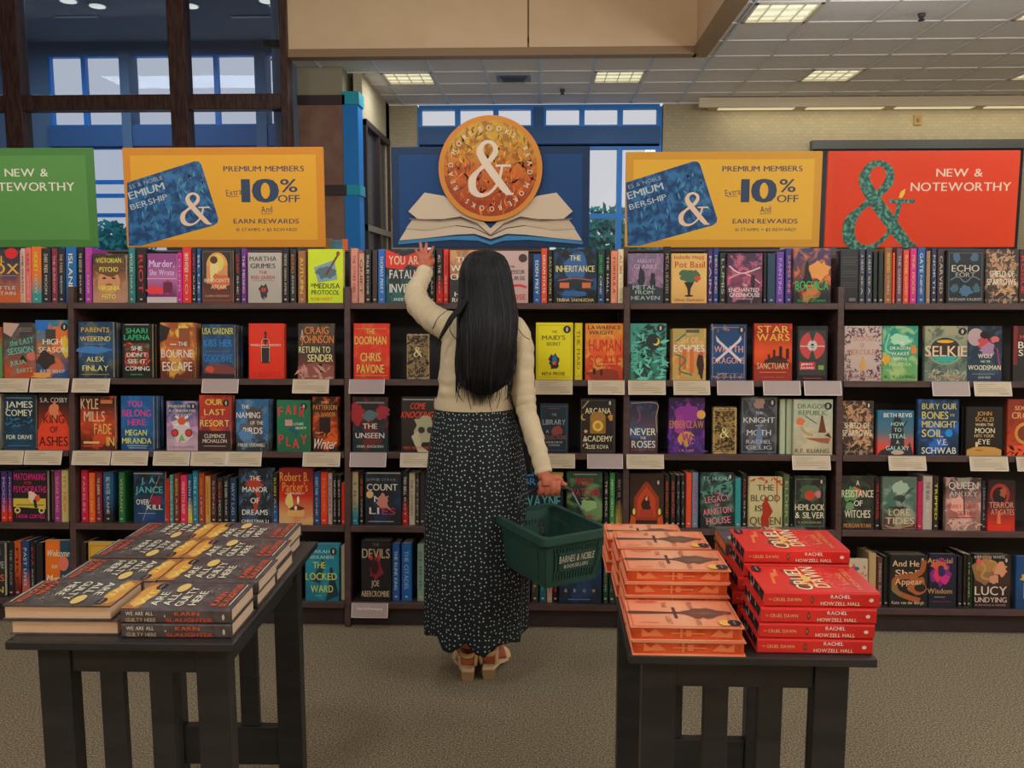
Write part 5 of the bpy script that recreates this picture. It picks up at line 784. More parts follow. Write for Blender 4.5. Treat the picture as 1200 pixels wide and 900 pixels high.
def d_orange(root, mp, P, W, H):
    gr = noisy('1c4038', '4f8468', 60, 4, .4, .62, rough=.4, h3='2c5c50'); b = MB()
    c = P(1032, 241); amp(b, mp, c[0], c[1], P(1071, 0)[0] - P(990, 0)[0], P(0, 193)[1] - P(0, 289)[1], gr, 3)
    ngon(b, mp, [P(1042, 234), P(1069, 234), P(1069, 237), P(1042, 237)], gr, 5)
    rr = random.Random(8)
    b.build('leafy_ampersand', root)
    b = MB(); ngon(b, mp, [P(1053, 232), P(1055, 225), P(1061, 221), P(1060, 227), P(1057, 232)], mat('d89a38', .4), 6); b.build('candle_flame', root)
    b = MB(); tx(b, mp, P, 'NEW &', 1097, 1152, 197, 207, mat('d0a890', .4)); tx(b, mp, P, 'NOTEWORTHY', 1067, 1185, 213, 224, mat('d0a890', .4)); b.build('lettering', root)
sign(966, 1196.5, 176, 290, 'b8300a', 'b83208', 'orange sign with a leafy green ampersand and pale lettering', d_orange)
sign(732, 964.5, 177, 290, 'c8922c', 'b27e24', 'right yellow sign with a blue card picture and navy lettering', d_yellow(584.5))
def d_blue(root, mp, P, W, H):
    rim = mat('b0702a', .6); pg = mat('ad9c84', .5)
    # open book: blue cover edge, page layers, each a thin raised sheet
    def sheet(name, pts, m, y0, y1):
        b = MB(); q = [P(*p) for p in pts]; b.prism([(u, -y0, v) for u, v in q], (0, 0, 0), (0, -(y1 - y0), 0), m); return b.build(name, root)
    cx = 575
    def mir(L): return [(2 * cx - x, y) for x, y in L]
    def both(name, L, m, a, c):
        sheet(name, L, m, a, c); sheet(name, mir(L)[::-1], m, a, c)
    both('book_cover_edge', [(467, 283), (480, 281), (530, 277), (556, 276), (565, 280), (575, 283), (575, 287), (560, 282), (530, 281), (467, 286.5)], mat('2c6a90', .4), .002, .005)
    both('book_page', [(468, 282), (478, 266), (500, 268), (530, 264), (556, 268), (575, 277), (575, 280), (556, 274), (535, 275), (500, 279)], pg, .005, .008)
    both('book_page', [(476, 268), (484, 257), (515, 259), (540, 256), (560, 263), (575, 276), (556, 267), (535, 264), (500, 270)], mat('a4937b', .5), .008, .011)
    both('book_page', [(479, 248), (498, 226), (521, 230), (540, 245), (560, 253), (575, 268), (575, 276), (560, 262), (540, 254), (520, 257), (490, 257)], pg, .011, .014)
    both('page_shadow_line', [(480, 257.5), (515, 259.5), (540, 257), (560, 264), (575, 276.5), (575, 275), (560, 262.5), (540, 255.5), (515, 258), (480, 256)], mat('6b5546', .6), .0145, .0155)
    b = MB(); c0 = P(575, 198.5); R0 = P(636.5, 0)[0] - c0[0]
    def ring(r, y, n=56): return [(c0[0] + r * math.cos(6.28318 * k / n), -y, c0[1] + r * math.sin(6.28318 * k / n)) for k in range(n)]
    b.prism(ring(R0, .016), (0, 0, 0), (0, -.012, 0), rim); bevel(b.build('disc', root), .003)
    lm = art('a88430', 'a85a1c', '8a3414', '6a3014', .6, 26, .5, key='disc')
    b = MB(); mp2 = lambda u, v, ly: (u, -.0286 - ly * .0003, v)
    ellp(b, mp2, c0[0], c0[1], R0 * .9, R0 * .9, lm, 0, 48); rr = random.Random(5)
    for _ in range(230):
        a = rr.uniform(0, 6.28); r = R0 * .86 * math.sqrt(rr.random()); an = rr.gauss(1.57, .7); l = rr.uniform(.01, .028); u, v = c0[0] + r * math.cos(a), c0[1] + r * math.sin(a); t = l * .22
        if math.hypot(u + math.cos(an) * l - c0[0], v + math.sin(an) * l - c0[1]) > R0 * .9: continue
        hi = (v - c0[1]) / R0
        ngon(b, mp2, [(u + math.cos(an) * l, v + math.sin(an) * l), (u - math.sin(an) * t, v + math.cos(an) * t), (u - math.cos(an) * l, v - math.sin(an) * l), (u + math.sin(an) * t, v - math.cos(an) * t)], mat(rr.choice(['c88c2c', 'a86c20', '6c4818'] if hi > .1 else ['b0501c', '7c2c14', 'c0641c']), .4), 1)
    b.build('disc_picture', root)
    b = MB(); amp(b, mp2, c0[0] + .002, c0[1] + .0, R0 * .78, R0 * 1.0, mat('bcaa94', .4), 5)
    cm = mat('c0b094', .4)
    # ring lettering: three repeats READ MORE BOOKS clockwise
    words = 'READ MORE BOOKS . READ MORE BOOKS . '
    seg = [(-197, -10, 'READ MORE BOOKS .')]
    full = 'READ MORE BOOKS . '; tot = full * 2
    a0 = 214.0; span = 360.0
    W_ = [(GL['b', ch][2] if ch != ' ' else .24) + .1 for ch in tot]; sw = sum(W_); sc_ = .0215
    acc = 0
    for ch, wch in zip(tot, W_):
        if ch != ' ':
            ang = R_(a0 - (acc + wch / 2) / sw * span); rr_ = R0 * .765; u, v = c0[0] + rr_ * math.cos(ang), c0[1] + rr_ * math.sin(ang)
            g = GL['b', ch][2]; text(b, mp2, ch, u, v, g * .029 if ch != '.' else .008, .024 if ch != '.' else .006, cm, 5, 'b', ang - math.pi / 2)
        acc += wch
    b.build('lettering', root)
sign(460, 691.5, 171, 290, '0d3560', '0a2644', 'dark blue sign with orange ampersand disc above an open book', d_blue)
# small picture books standing behind the left yellow sign, on the shelf beyond
for x0, x1, y0, c, l in ((381, 388, 279, '8c7c60', 'tan picture book just right of the left yellow sign'), (389, 401, 281, '3c7484', 'teal picture book with pale letters beyond the top shelf'), (401.5, 407, 280, 'c85c24', 'orange card beyond the top shelf near the painted blue reflection on the column')):
    Yq = YS + .12; a = atY(x0, 292, Yq); c1 = atY(x1, y0, Yq); r = empty('book', a, label=l, cat='book')
    b = MB(); b.box(0, c1.x - a.x, 0, .012, -.12, c1.z - a.z, mat(c, .4)); b.build('cover', r)
    b = MB(); b.box(.002, c1.x - a.x - .002, .003, .009, -.118, c1.z - a.z + .0, mat('b0a48c', .7)); b.build('pages', r)
    if x0 == 389:
        b = MB(); text(b, lambda u, v, ly: (u, -.0006, v), 'FRIDA', (c1.x - a.x) / 2, (c1.z - a.z) - .014, (c1.x - a.x) * .8, .014, mat('c0a080', .4), 1); b.build('cover_print', r)
b = MB(); a = atY(376, 292, YS + .1); c1 = atY(412, 292, YS + .1); b.box(a.x, c1.x, YS + .07, YS + .3, 0, a.z - .12, wood); o = b.build('back_shelf'); tag(o, 'dark low shelf behind the bookcase holding small picture books', 'shelf')
# ---------------------------------------------------------------- display tables
black = noisy('1f1e1d', '262423', 5, stretch=(1, 1, 5), rough=.38, spec=.45)
def table(pl, pr, rz, label, D=.71):
    W = pr.x - pl.x; root = empty('display_table', (pl.x, pl.y, 0), (0, 0, rz), label=label, cat='table', group='black display tables')
    T = .75
    b = MB(); b.box(0, W, 0, D, T - .019, T, black); bevel(b.build('tabletop', root), .003)
    ix, iy = .035, .055; lw = .07; lt = .045
    def bx(name, *a):
        b = MB(); b.box(*a, black); return bevel(b.build(name, root), .002)
    for y0 in (iy, D - iy - lt):
        for x0 in (ix, W - ix - lw): bx('leg', x0, x0 + lw, y0, y0 + lt, 0, T - .0195)
        bx('apron', ix + lw, W - ix - lw, y0 + .008, y0 + lt - .008, T - .095, T - .0195)
        bx('stretcher', ix + lw, W - ix - lw, y0 + .008, y0 + lt - .008, .11, .225)
        sp = (W - 2 * ix - 2 * lw - 2 * .052) / 3
        for k in range(2):
            x0 = ix + lw + sp + k * (.052 + sp); bx('slat', x0, x0 + .052, y0 + .012, y0 + lt - .012, .2255, T - .0955)
    for x0 in (ix + .012, W - ix - .036): bx('apron', x0, x0 + .024, iy + lt, D - iy - lt, T - .095, T - .0195)
    return root
PL = atZ(5, 752, .75), atZ(275.5, 752.5, .75); PR_ = atZ(737, 768, .75), atZ(1025, 768, .75)
table(PL[0], PL[1], R_(.6), 'black slatted wooden display table under the dark grey books, left')
table(PR_[0], PR_[1], R_(-.3), 'black slatted wooden display table under the orange and red books, right')

# ---------------------------------------------------------------- stacked books
def lying(px, py, z, t, h, w, flip, cov, prc, prs, label, group, rz=0, pgm=None, hard=True, edge=None, pages='b09a80'):
    """px,py = front left corner of the book's top face; z = height of its underside"""
    p = atZ(px, py, z + t); rz = R_(rz)
    X = Vector((math.cos(rz), math.sin(rz), 0)); Y = Vector((-math.sin(rz), math.cos(rz), 0)); p.z = z
    if flip: loc = p + Y * w; rot = (0, R_(-90), rz + math.pi)
    else: loc = p + X * h; rot = (0, R_(-90), rz)
    root = empty('book', loc, rot, label=label, cat='book', group=group)
    co = book_meshes(root, t - .0006, h, w, cov, pages, hard, pgm)
    if prc: b = MB(); prints(b, front_map(t - .0006), w, h, prc); b.build('cover_print', co)
    if prs:
        b = MB(); mp = spine_map(t, h)
        for s, cu, cv, wd, ht, c in prs:
            if s == 'o': ellp(b, mp, cu * h, cv * t, wd * h, ht * t, mat(c, .4), 1, 12)
            else: text(b, mp, s, cu * h, cv * t, wd * h, ht * t, mat(c, .4), 1)
        b.build('spine_print', co)
    if edge:
        b = MB(); mp = lambda u, v, ly: (v, w - (.0045 if hard else 0) + .0006 + ly * .0001, u); edge(b, mp, h, t); b.build('edge_print', co)
    return root
gcov = noisy('3a3331', '4a4140', 40, 4, rough=.32, spec=.5, bump=.03)
GP = ("R .0 .84 1 1 8a5a2c; B .55 .92 .36 .08 b07a34; B .3 .9 .2 .07 b88c44; T WE .42 .88 .56 .07 e0b050; E .84 .86 .13 .045 1c1c1e; T NOVEL .84 .86 .16 .02 a8a090; T ARE .36 .745 .5 .08 c8bca0; T ALL .34 .63 .44 .08 c8bca0; "
      "E .78 .63 .17 .055 b89c58; T GUILTY .44 .51 .7 .08 c8bca0; T HERE .38 .39 .52 .08 c8bca0; X 16 .05,.24,.95,.34 .02 9c9484; T KARIN .36 .19 .5 .065 d84820; T SLAUGHTER .5 .105 .84 .065 d84820; R .1 .035 .9 .045 b0a898")
GS_ = [('WE ARE ALL', .17, .68, .25, .26, 'c8b89c'), ('GUILTY HERE', .18, .25, .27, .26, 'a89478'), ('KARIN', .6, .68, .22, .26, 'd85028'), ('SLAUGHTER', .62, .25, .42, .26, 'b83c20'), ('o', .4, .5, .008, .08, '9a9080'), ('o', .93, .45, .012, .2, 'a8a090')]
rowy = [713, 680, 653.6, 631.4]; gz = [.75 + .0325 * k for k in range(3)]
T1 = .0325
RN = ['front row', 'second row', 'third row', 'back row']
for r in range(4):
    for lv in (0, 1):
        z = .75 + T1 * lv; jx = random.uniform(-1.5, 1.5) if lv == 0 else 0
        # right column: spine to the aisle
        base = atZ(141 if r == 0 else 0, rowy[r], .815) if r == 0 else None
        pxr = [141, 184, 212, 234][r]
        q = atZ(pxr, rowy[r], .815); 
        lab = 'dark grey hardcover on the left table, right column, %s, %s of two' % (RN[r], ['lower', 'upper'][lv])
        o = lying(pxr, rowy[r], .815 - T1, T1, .235, .157, False, gcov, GP if lv else None, GS_, lab, 'dark grey hardcovers on the left table', .6)
        o.location.z = z
        if lv == 0 and r > 0: o.location.x += .004 * (-1) ** r
        # left column: turned round, page edges to the aisle
        pxl = [3, 66, 105, 145][r]; pyl = [709, 680, 653, 631][r]
        lab = 'dark grey hardcover on the left table, left column, %s, %s of two' % (RN[r], ['lower', 'upper'][lv])
        rt = atZ(pxr, rowy[r], .815).x - atZ(pxl, pyl, .815).x
        o = lying(pxl, pyl, .815 - T1, T1, min(.235, rt - .002), .157, True, gcov, GP if lv else None, GS_ if 0 else None, lab, 'dark grey hardcovers on the left table', .6, pages='b89878')
        o.location.z = z
        if r == 0: o.location.x += (.012 if lv == 0 else -.002); o.location.y -= .0
# orange books
oc = art('c87454', 'd68a68', 'cc7858', None, key='o'); oe = noisy('a03614', 'b44a22', 30, 3, rough=.6)
OP = ("F .02 b8502c; P .44,.02,.5,.0,.56,.02,.53,.44,.47,.44 4a3430; R .3 .42 .7 .45 4a3430; R .47 .44 .53 .52 4a3430; B .5 .68 .2 .15 6a4a3c; L .5,.5,.4,.7,.46,.84,.5,.95 .1 5c4034; L .5,.5,.62,.7,.52,.86 .08 5c4034; "
      "N FIREBORN .22 .6 .26 .05 7c4434; N THE .22 .36 .2 .05 7c4434; N LOST .78 .36 .26 .05 7c4434; N BLADE .78 .62 .3 .05 7c4434; R .08 .1 .1 .3 b05c3c; R .13 .1 .15 .3 b05c3c; R .86 .1 .88 .26 b05c3c; N A_NOVEL .5 .9 .6 .03 b4583c; E .16 .94 .12 .05 c89848; E .1 .86 .11 .04 1c1c20; N NEW .1 .86 .12 .014 a8a8a0")
OP = OP.replace('E .16 .94 .12 .05 c89848; E .1 .86 .11 .04 1c1c20; N NEW .1 .86 .12 .014 a8a8a0', 'E .86 .85 .1 .055 c89848; E .86 .93 .1 .06 1c1c20; N NEW .86 .93 .12 .014 a8a8a0')
def oedge(b, mp, h, t):
    m1 = mat('a83a18', .6); m2 = mat('c8683c', .6); k = 0
    ngon(b, mp, [(h * .1, t * .25), (h * .3, t * .3), (h * .22, t * .8), (h * .16, t * .5), (h * .1, t * .85)], m2, 1)
    ngon(b, mp, [(h * .9, t * .25), (h * .7, t * .3), (h * .78, t * .8), (h * .84, t * .5), (h * .9, t * .85)], m2, 1)
    ngon(b, mp, [(h * .36, t * .46), (h * .66, t * .46), (h * .66, t * .56), (h * .36, t * .56)], m2, 2); ngon(b, mp, [(h * .44, t * .2), (h * .46, t * .2), (h * .46, t * .82), (h * .44, t * .82)], m2, 3)
    ngon(b, mp, [(h * .49, t * .3), (h * .54, t * .3), (h * .54, t * .72), (h * .49, t * .72)], m2, 3)
OT = .0305
def ostack(px, py, n, L, w, rz, nm, jit=0):
    for k in range(n):
        z = .75 + OT * k; top = k == n - 1; ptop = atZ(px, py, .75 + OT * n)
        o = lying(px, py, .75 + OT * (n - 1), OT, L, w, True, oc, OP if top else None, None, 'orange hardcover on the right table, %s, %s' % (nm, 'topmost' if top else ['lowest', 'second from bottom', 'third from bottom', 'fourth from bottom'][k]), 'orange hardcovers on the right table', rz, oe, True, oedge)
        o.location.z = z
        if not top: o.location.x += random.Random(k * 7 + n).uniform(-.005, .005) + jit * (n - 1 - k); 
ostack(739, 734, 2, .228, .15, -.3, 'front stack'); ostack(734.5, 667.5, 4, .228, .148, -.2, 'middle stack'); ostack(724, 641.5, 4, .222, .142, -.2, 'third stack'); ostack(712, 631, 3, .2, .14, -.2, 'back stack')
# red books: spine to the aisle, black sprayed edge with pale scrawl at the head
rc = art('b42822', 'ba2a24', 'aa221c', None, rough=.3, key='r'); re_ = noisy('1c1a1a', '9a9084', 55, 2, .56, .6, rough=.6, g=1.4)
RP = ("L .3,.86,.5,.84,.7,.82 .04 c86430; N THE .78 .77 .16 .03 d8a878; B .64 .8 .07 .035 c86430; L .85,.7,.6,.62,.3,.7,.15,.56 .07 5a3428; T CRUEL .5 .62 .84 .15 c8bc90; T DAWN .56 .46 .8 .14 c8bc90; B .5 .55 .14 .04 d89848; L .4,.62,.2,.5,.5,.52 .03 d0a060; "
      "R .3 .38 .36 .44 c86430; N A_NOVEL .3 .36 .3 .02 c87850; T RACHEL .5 .22 .46 .05 d07844; T HOWZELL .5 .145 .8 .05 d07844; E .86 .93 .12 .045 1c1c1e; T SIGNED .86 .93 .16 .015 a8a8a0; X 24 .1,.24,.9,.4 .02 d89060")
RS = [('THE', .05, .5, .03, .12, 'c88858'), ('CRUEL DAWN', .2, .5, .24, .22, 'd09868'), ('o', .415, .5, .012, .24, '4a2c20'), ('o', .415, .5, .006, .14, 'c8a878'), ('RACHEL', .66, .72, .17, .24, 'd8c8b8'), ('HOWZELL HALL', .66, .27, .34, .24, 'd8b8a0'), ('o', .925, .5, .02, .12, 'd8a898')]
RTK = .0322
for k, (px, py, z, nm) in enumerate(((888, 748, .75, 'front stack, lowest'), (890, 730, .75 + RTK, 'front stack, second from bottom'), (892, 712, .75 + 2 * RTK, 'front stack, third from bottom'), (896, 693, .75 + 3 * RTK, 'front stack, topmost'))):
    o = lying(px, py, z, RTK, .231, .158, False, rc, RP if k == 3 else None, RS, 'red hardcover on the right table, ' + nm, 'red hardcovers on the right table', -.3, re_)
for k in range(5):
    z = .75 + RTK * k
    o = lying(873, 644, .75 + 4 * RTK, RTK, .231, .158, False, rc, RP if k == 4 else None, RS, 'red hardcover on the right table, back stack, ' + ['lowest', 'second from bottom', 'middle', 'second from top', 'topmost'][k], 'red hardcovers on the right table', -.3, re_); o.location.z = z; o.location.y += .002
    if k < 3: o.location.x -= .012 * (1 + k % 2)
# dark books at the back of the right table
dc = noisy('3a3434', '4a4243', 30, 3, rough=.35); dpg = noisy('a8501c', 'b8642c', 60, 2, rough=.6)
DP = "E .3 .9 .1 .04 8a8478; X 14 .1,.3,.9,.9 .08 c87828; B .5 .6 .2 .1 b0702c; B .7 .36 .16 .07 b89838; T TIDES .84 .4 .24 .12 b0a898; X 10 .1,.1,.9,.9 .05 9c948c; T NIGHT .4 .2 .5 .04 a09890"
for k in range(4):
    o = lying(851, 637, .75 + 3 * .0315, .0315, .23, .15, False, dc, DP if k == 3 else None, [('o', .06, .5, .02, .2, 'b09038'), ('NIGHT TIDE', .4, .5, .4, .3, '9a9088')], 'dark grey hardcover with orange page edges behind the red books, ' + ['lowest', 'second from bottom', 'third from bottom', 'topmost'][k], 'dark grey hardcovers behind the red books', -.3, dpg); o.location.z = .75 + .0315 * k
# ---------------------------------------------------------------- shopping basket
gm = mat('203c33', .4, spec=.45); gm2 = mat('1a3029', .45); bc = Vector((.036, 2.92, .672))
bk = empty('shopping_basket', (bc.x, bc.y, bc.z - .185), (0, 0, R_(121)), label='dark green plastic shopping basket with white lettering, held in the right hand', cat='basket')
BL, BW, BH = .18, .1225, .185
def cornr(f, z): return [(-BL * f, BW * f, z), (-BL * f, -BW * f, z), (BL * f, -BW * f, z), (BL * f, BW * f, z)]   # near, right, back, left
def ringpath(L, W, z, r, n=5):
    pts = []
    for cx, cy, a0 in ((L - r, W - r, 0), (-L + r, W - r, 90), (-L + r, -W + r, 180), (L - r, -W + r, 270)):
        for k in range(n): a = R_(a0 + 90 * k / (n - 1)); pts.append((cx + r * math.cos(a), cy + r * math.sin(a), z))
    return pts
b = MB(); rings = []
for off, z in ((.0, BH), (.016, BH), (.016, BH - .026), (.010, BH - .03), (.006, BH - .014), (-.004, BH - .012), (-.004, BH), (.0, BH)): rings.append(ringpath(BL + off, BW + off, z, .025))
b.loft(rings, gm, cap=False, smooth=False); b.build('rim', bk)
b = MB(); b.loft([ringpath(BL * .82, BW * .82, 0, .02), ringpath(BL * .82, BW * .82, .006, .02)], gm2, smooth=False); b.build('base', bk)
TOPZ = BH - .012
def wall(name, p0, p1, solid):
    """p0,p1: rim corners; wall tapers to .82 at the base. solid = list of (v0,v1,u0,u1) plates; everything else is bars"""
    b = MB(); p0 = Vector(p0); p1 = Vector(p1); nrm = Vector(((p1 - p0).y, -(p1 - p0).x, 0)).normalized()
    c = (p0 + p1) / 2
    if nrm.dot(c) < 0: nrm = -nrm
    def Q(u, v, o=0):
        f = .82 + .18 * v * TOPZ / BH * BH / TOPZ; f = .82 + .18 * v
        a = Vector((p0.x * f, p0.y * f, 0)); e = Vector((p1.x * f, p1.y * f, 0)); q = a.lerp(e, u); q.z = v * TOPZ; return q + nrm * o
    def plate(v0, v1, u0, u1, m=gm):
        pts = [Q(u0, v0), Q(u1, v0), Q(u1, v1), Q(u0, v1)]; b.prism(pts, (0, 0, 0), -nrm * .0025, m)
    for pl in solid: plate(*pl)
    L = (p1 - p0).length; n = int(L / .0125)
    for v0, v1, u0, u1 in ((.12, .3, .1, .9), (.7, .8, .1, .9), (.3, .7, .1, .24), (.3, .7, .86, .93)):
        k = max(2, int((u1 - u0) * n))
        for i in range(k):
            a = u0 + (u1 - u0) * i / k; plate(v0, v1, a, a + (u1 - u0) / k * .5)
    wo = b.build(name, bk); return Q, nrm, wo
c = cornr(1, 0); fr = [(0, .12, 0, 1), (.8, 1, 0, 1), (0.12, .8, 0, .1), (.12, .8, .93, 1), (.3, .7, .24, .86), (.12, .3, .9, .93), (.7, .8, .9, .93)]
Qe, ne, ew = wall('end_wall', c[0], c[1], fr); wall('end_wall', c[2], c[3], fr)
fl = [(0, .12, 0, 1), (.74, 1, 0, 1), (.12, .74, 0, 1)]
def side(p0, p1):
    b = MB(); 
    p0 = Vector(p0); p1 = Vector(p1)
    nrm = Vector(((p1 - p0).y, -(p1 - p0).x, 0)).normalized()
    if nrm.dot((p0 + p1) / 2) < 0: nrm = -nrm
    def Q(u, v, o=0):
        f = .82 + .18 * v; a = Vector((p0.x * f, p0.y * f, 0)); e = Vector((p1.x * f, p1.y * f, 0)); q = a.lerp(e, u); q.z = v * TOPZ; return q + nrm * o
    def pl(u0, u1, v0, v1, o=0, m=gm): b.prism([Q(u0, v0, o), Q(u1, v0, o), Q(u1, v1, o), Q(u0, v1, o)], (0, 0, 0), -nrm * .0025, m)
    pl(0, 1, 0, .78); pl(0, 1, .82, 1); n = 44
    for i in range(n):
        if i % 2 == 0: pl(i / n, (i + 1) / n, .78, .82)
    pl(.14, .86, .14, .17, .002); pl(.14, .86, .7, .72, .002); pl(.14, .15, .14, .72, .002); pl(.85, .86, .14, .72, .002)
    pl(.0, .03, 0, 1, .004); pl(.97, 1, 0, 1, .004)
    b.build('side_wall', bk)
side(c[3], c[0]); side(c[1], c[2])
# the logo plate on the end turned to the camera
b = MB(); mp = lambda u, v, ly: Qe(u, v, .0008 + ly * .0002)
lw_ = mat('b8ae98', .5)
def etext(s, cu, cv, wd, ht):
    gs, W = layout(s, 'b'); sx = wd / W; sy = ht / .73
    for (vs, fs, gw), x in gs: b.add([mp(cu - wd / 2 + (a + x) * sx, cv - ht / 2 + bb * sy, 1) for a, bb in vs], fs, lw_)
etext('BARNES & NOBLE', .55, .56, .62, .15); etext('BOOKSELLERS', .55, .4, .44, .075); b.build('lettering', ew)
hm = mat('23282a', .35, spec=.5)
def handle(y_off, name='handle'):
    # pivots near the middle of both long sides, folded up; grip in the hand
    pts = [(-.045, -BW * .98, BH - .01), (-.05, -BW * .99, BH + .005), (-.035, -.075, BH + .1), (-.025, -.06, BH + .112), (-.0, .0, BH + .118), (.012, .04, BH + .118), (.015, BW * .85, BH + .095), (.016, BW * .98, BH - .01)]
    b = MB(); b.tube([tuple(p) for p in pts[:3]], .0035, mat('5a5e5e', .3, metal=.6), 8); b.tube([tuple(p) for p in pts[2:6]], [.0045, .0065, .007, .007], hm, 10); b.tube([tuple(p) for p in pts[5:]], .004, hm, 8); return b.build(name, bk)
handle(0)

# ---------------------------------------------------------------- the woman
def A(px, py, Y): return atY(px, py, Y)
per = empty('person', (A(560, 780, 3.1).x, 3.12, 0), label='woman with long black hair, cream top and dotted skirt reaching for the top shelf', cat='person')
PO = per.location.copy()
def rel(L): return [Vector(p) - PO for p in L]
skin = noisy('94523c', 'a05c44', 30, 3, rough=.5, spec=.3)
heel_skin = skin
def smooth_path(P, R, sub=4):
    """Catmull-Rom resample of a path with radii"""
    P = [Vector(p) for p in P]; R = [Vector(r if hasattr(r, '__len__') else (r, r)) for r in R]; n = len(P); op, orr = [], []
    for i in range(n - 1):
        for k in range(sub):
            t = k / sub
            for L, O in ((P, op), (R, orr)):
                a, b_, c_, d = L[max(i - 1, 0)], L[i], L[i + 1], L[min(i + 2, n - 1)]
                O.append(.5 * ((2 * b_) + (-a + c_) * t + (2 * a - 5 * b_ + 4 * c_ - d) * t * t + (-a + 3 * b_ - 3 * c_ + d) * t ** 3))
    op.append(P[-1]); orr.append(R[-1]); return op, [tuple(r) for r in orr]
def limb(b, P, R, m, n=14, sub=4): 
    p, r = smooth_path(rel(P), R, sub); b.tube(p, r, m, n)
# joints
Ls, Le, Lw = A(530, 384, 3.10), A(488, 353, 3.33), A(498, 319, 3.54)
Rs, Re, Rw = A(604, 388, 3.09), A(616, 474, 3.05), A(637, 551, 2.93)
neck, head = A(568, 362, 3.10), A(569, 326, 3.13)
body = MB()
def ringtorso(b, rows, m, n=28):
    rs = []
    for (xl, xr, py, Yc, dr) in rows:
        a = A(xl, py, Yc); c_ = A(xr, py, Yc); cx = (a + c_) / 2; rx = (c_ - a).length / 2
        rs.append([Vector((cx.x + rx * math.copysign(abs(math.cos(t)) ** .85, math.cos(t)), Yc + dr * math.sin(t), cx.z)) - PO for t in (2 * math.pi * k / n for k in range(n))])
    b.loft(rs, m)
ringtorso(body, [(556, 580, 356, 3.10, .04), (552, 584, 366, 3.10, .05), (540, 598, 374, 3.10, .07), (530, 606, 388, 3.10, .085), (526, 604, 410, 3.10, .092), (523, 599, 440, 3.10, .088), (521, 594, 468, 3.10, .085), (512, 600, 500, 3.10, .1), (512, 604, 530, 3.1, .105), (520, 600, 560, 3.1, .09)], skin)
body.ell(Vector(head) - PO, (.073, .092, .105), skin); body.ell(Vector(head) + Vector((0, .055, -.055)) - PO, (.048, .05, .05), skin)
body.ell(Vector(head) + Vector((0, .096, -.02)) - PO, (.014, .018, .022), skin); body.ell(Vector(head) + Vector((0, .098, -.055)) - PO, (.024, .01, .01), skin)
for s in (-1, 1): body.ell(Vector(head) + Vector((s * .074, 0, -.01)) - PO, (.01, .02, .03), skin); body.ell(Vector(head) + Vector((s * .03, .082, .01)) - PO, (.02, .012, .01), skin)
limb(body, [A(568, 368, 3.1), A(568, 350, 3.11), A(569, 335, 3.12)], [.05, .045, .05], skin)
limb(body, [Ls, Ls.lerp(Le, .5), Le, Le.lerp(Lw, .5), Lw], [.036, .03, .024, .024, .021], skin)
limb(body, [Rs, Rs.lerp(Re, .5), Re, Re.lerp(Rw, .5), Rw], [.036, .03, .024, .024, .021], skin)
# left hand, spread on the shelf
lk = [A(490.5, 299.5, 3.62), A(494.5, 297, 3.63), A(499, 297, 3.63), A(503.5, 299, 3.62)]
lt_ = [A(486.5, 291.5, 3.665), A(492.5, 283.5, 3.67), A(500, 285.3, 3.67), A(508, 289.2, 3.66)]
limb(body, [Lw, A(498, 312, 3.57), A(497.5, 305, 3.6), A(497, 299, 3.62)], [(.021, .022), (.017, .026), (.014, .031), (.009, .027)], skin)
for k_, t_, r in zip(lk, lt_, (.0062, .0072, .0076, .0074)):
    limb(body, [A(498, 309, 3.585).lerp(k_, .6), k_, k_.lerp(t_, .5) + Vector((0, -.006, .002)), t_], [r * 1.1, r * 1.1, r, r * .82], skin, 10, 3)
limb(body, [A(502, 311, 3.58), A(507, 306, 3.62), A(505, 301, 3.66)], [.012, .0105, .009], skin, 10, 3)
# right hand closed round the basket handle
hc = [Vector(p) for p in ((-.02, -.045, .0), (-.0, .0, .0), (.012, .04, .0))]
def BKW(p): 
    q = Matrix.Rotation(R_(121), 3, 'Z') @ Vector(p); return q + Vector((bc.x, bc.y, bc.z - .185))
grip = [BKW((-.028, -.06, BH + .113)), BKW((0, 0, BH + .118)), BKW((.014, .045, BH + .117))]
g0, g1 = BKW((-.012, -.028, BH + .116)), BKW((.013, .035, BH + .118))
pc = g0.lerp(g1, .5)
axis = (g1 - g0).normalized()
cdir = Vector((axis.y, -axis.x, 0)).normalized()
if cdir.y > 0: cdir = -cdir
limb(body, [Rw, Rw.lerp(pc, .35) + Vector((-.002, -.008, 0)), pc + Vector((0, 0, .034)) + cdir * .016, pc + Vector((0, 0, .012)) + cdir * .02], [(.023, .022), (.03, .019), (.036, .016), (.034, .012)], skin, 12)
for i in range(4):
    f = g0.lerp(g1, (i + .1) / 3.4); r = (.0088, .0092, .009, .008)[i]; k0 = f + Vector((0, 0, .024)) + cdir * .018
    limb(body, [k0, f + cdir * .024 + Vector((0, 0, .0)), f + cdir * .014 + Vector((0, 0, -.02)), f - cdir * .004 + Vector((0, 0, -.022)), f - cdir * .014 + Vector((0, 0, -.008))], [r * 1.15, r * 1.1, r, r, r * .85], skin, 10, 3)
ti = grip[0]
limb(body, [Rw.lerp(pc, .5) + Vector((.018, 0, .0)), pc.lerp(g0, .8) + Vector((.012, 0, .032)), g0.lerp(ti, .35) + Vector((.003, -.002, .016)), g0.lerp(ti, .95) + Vector((0, -.003, .01))], [.0135, .012, .0105, .008], skin, 10, 3)
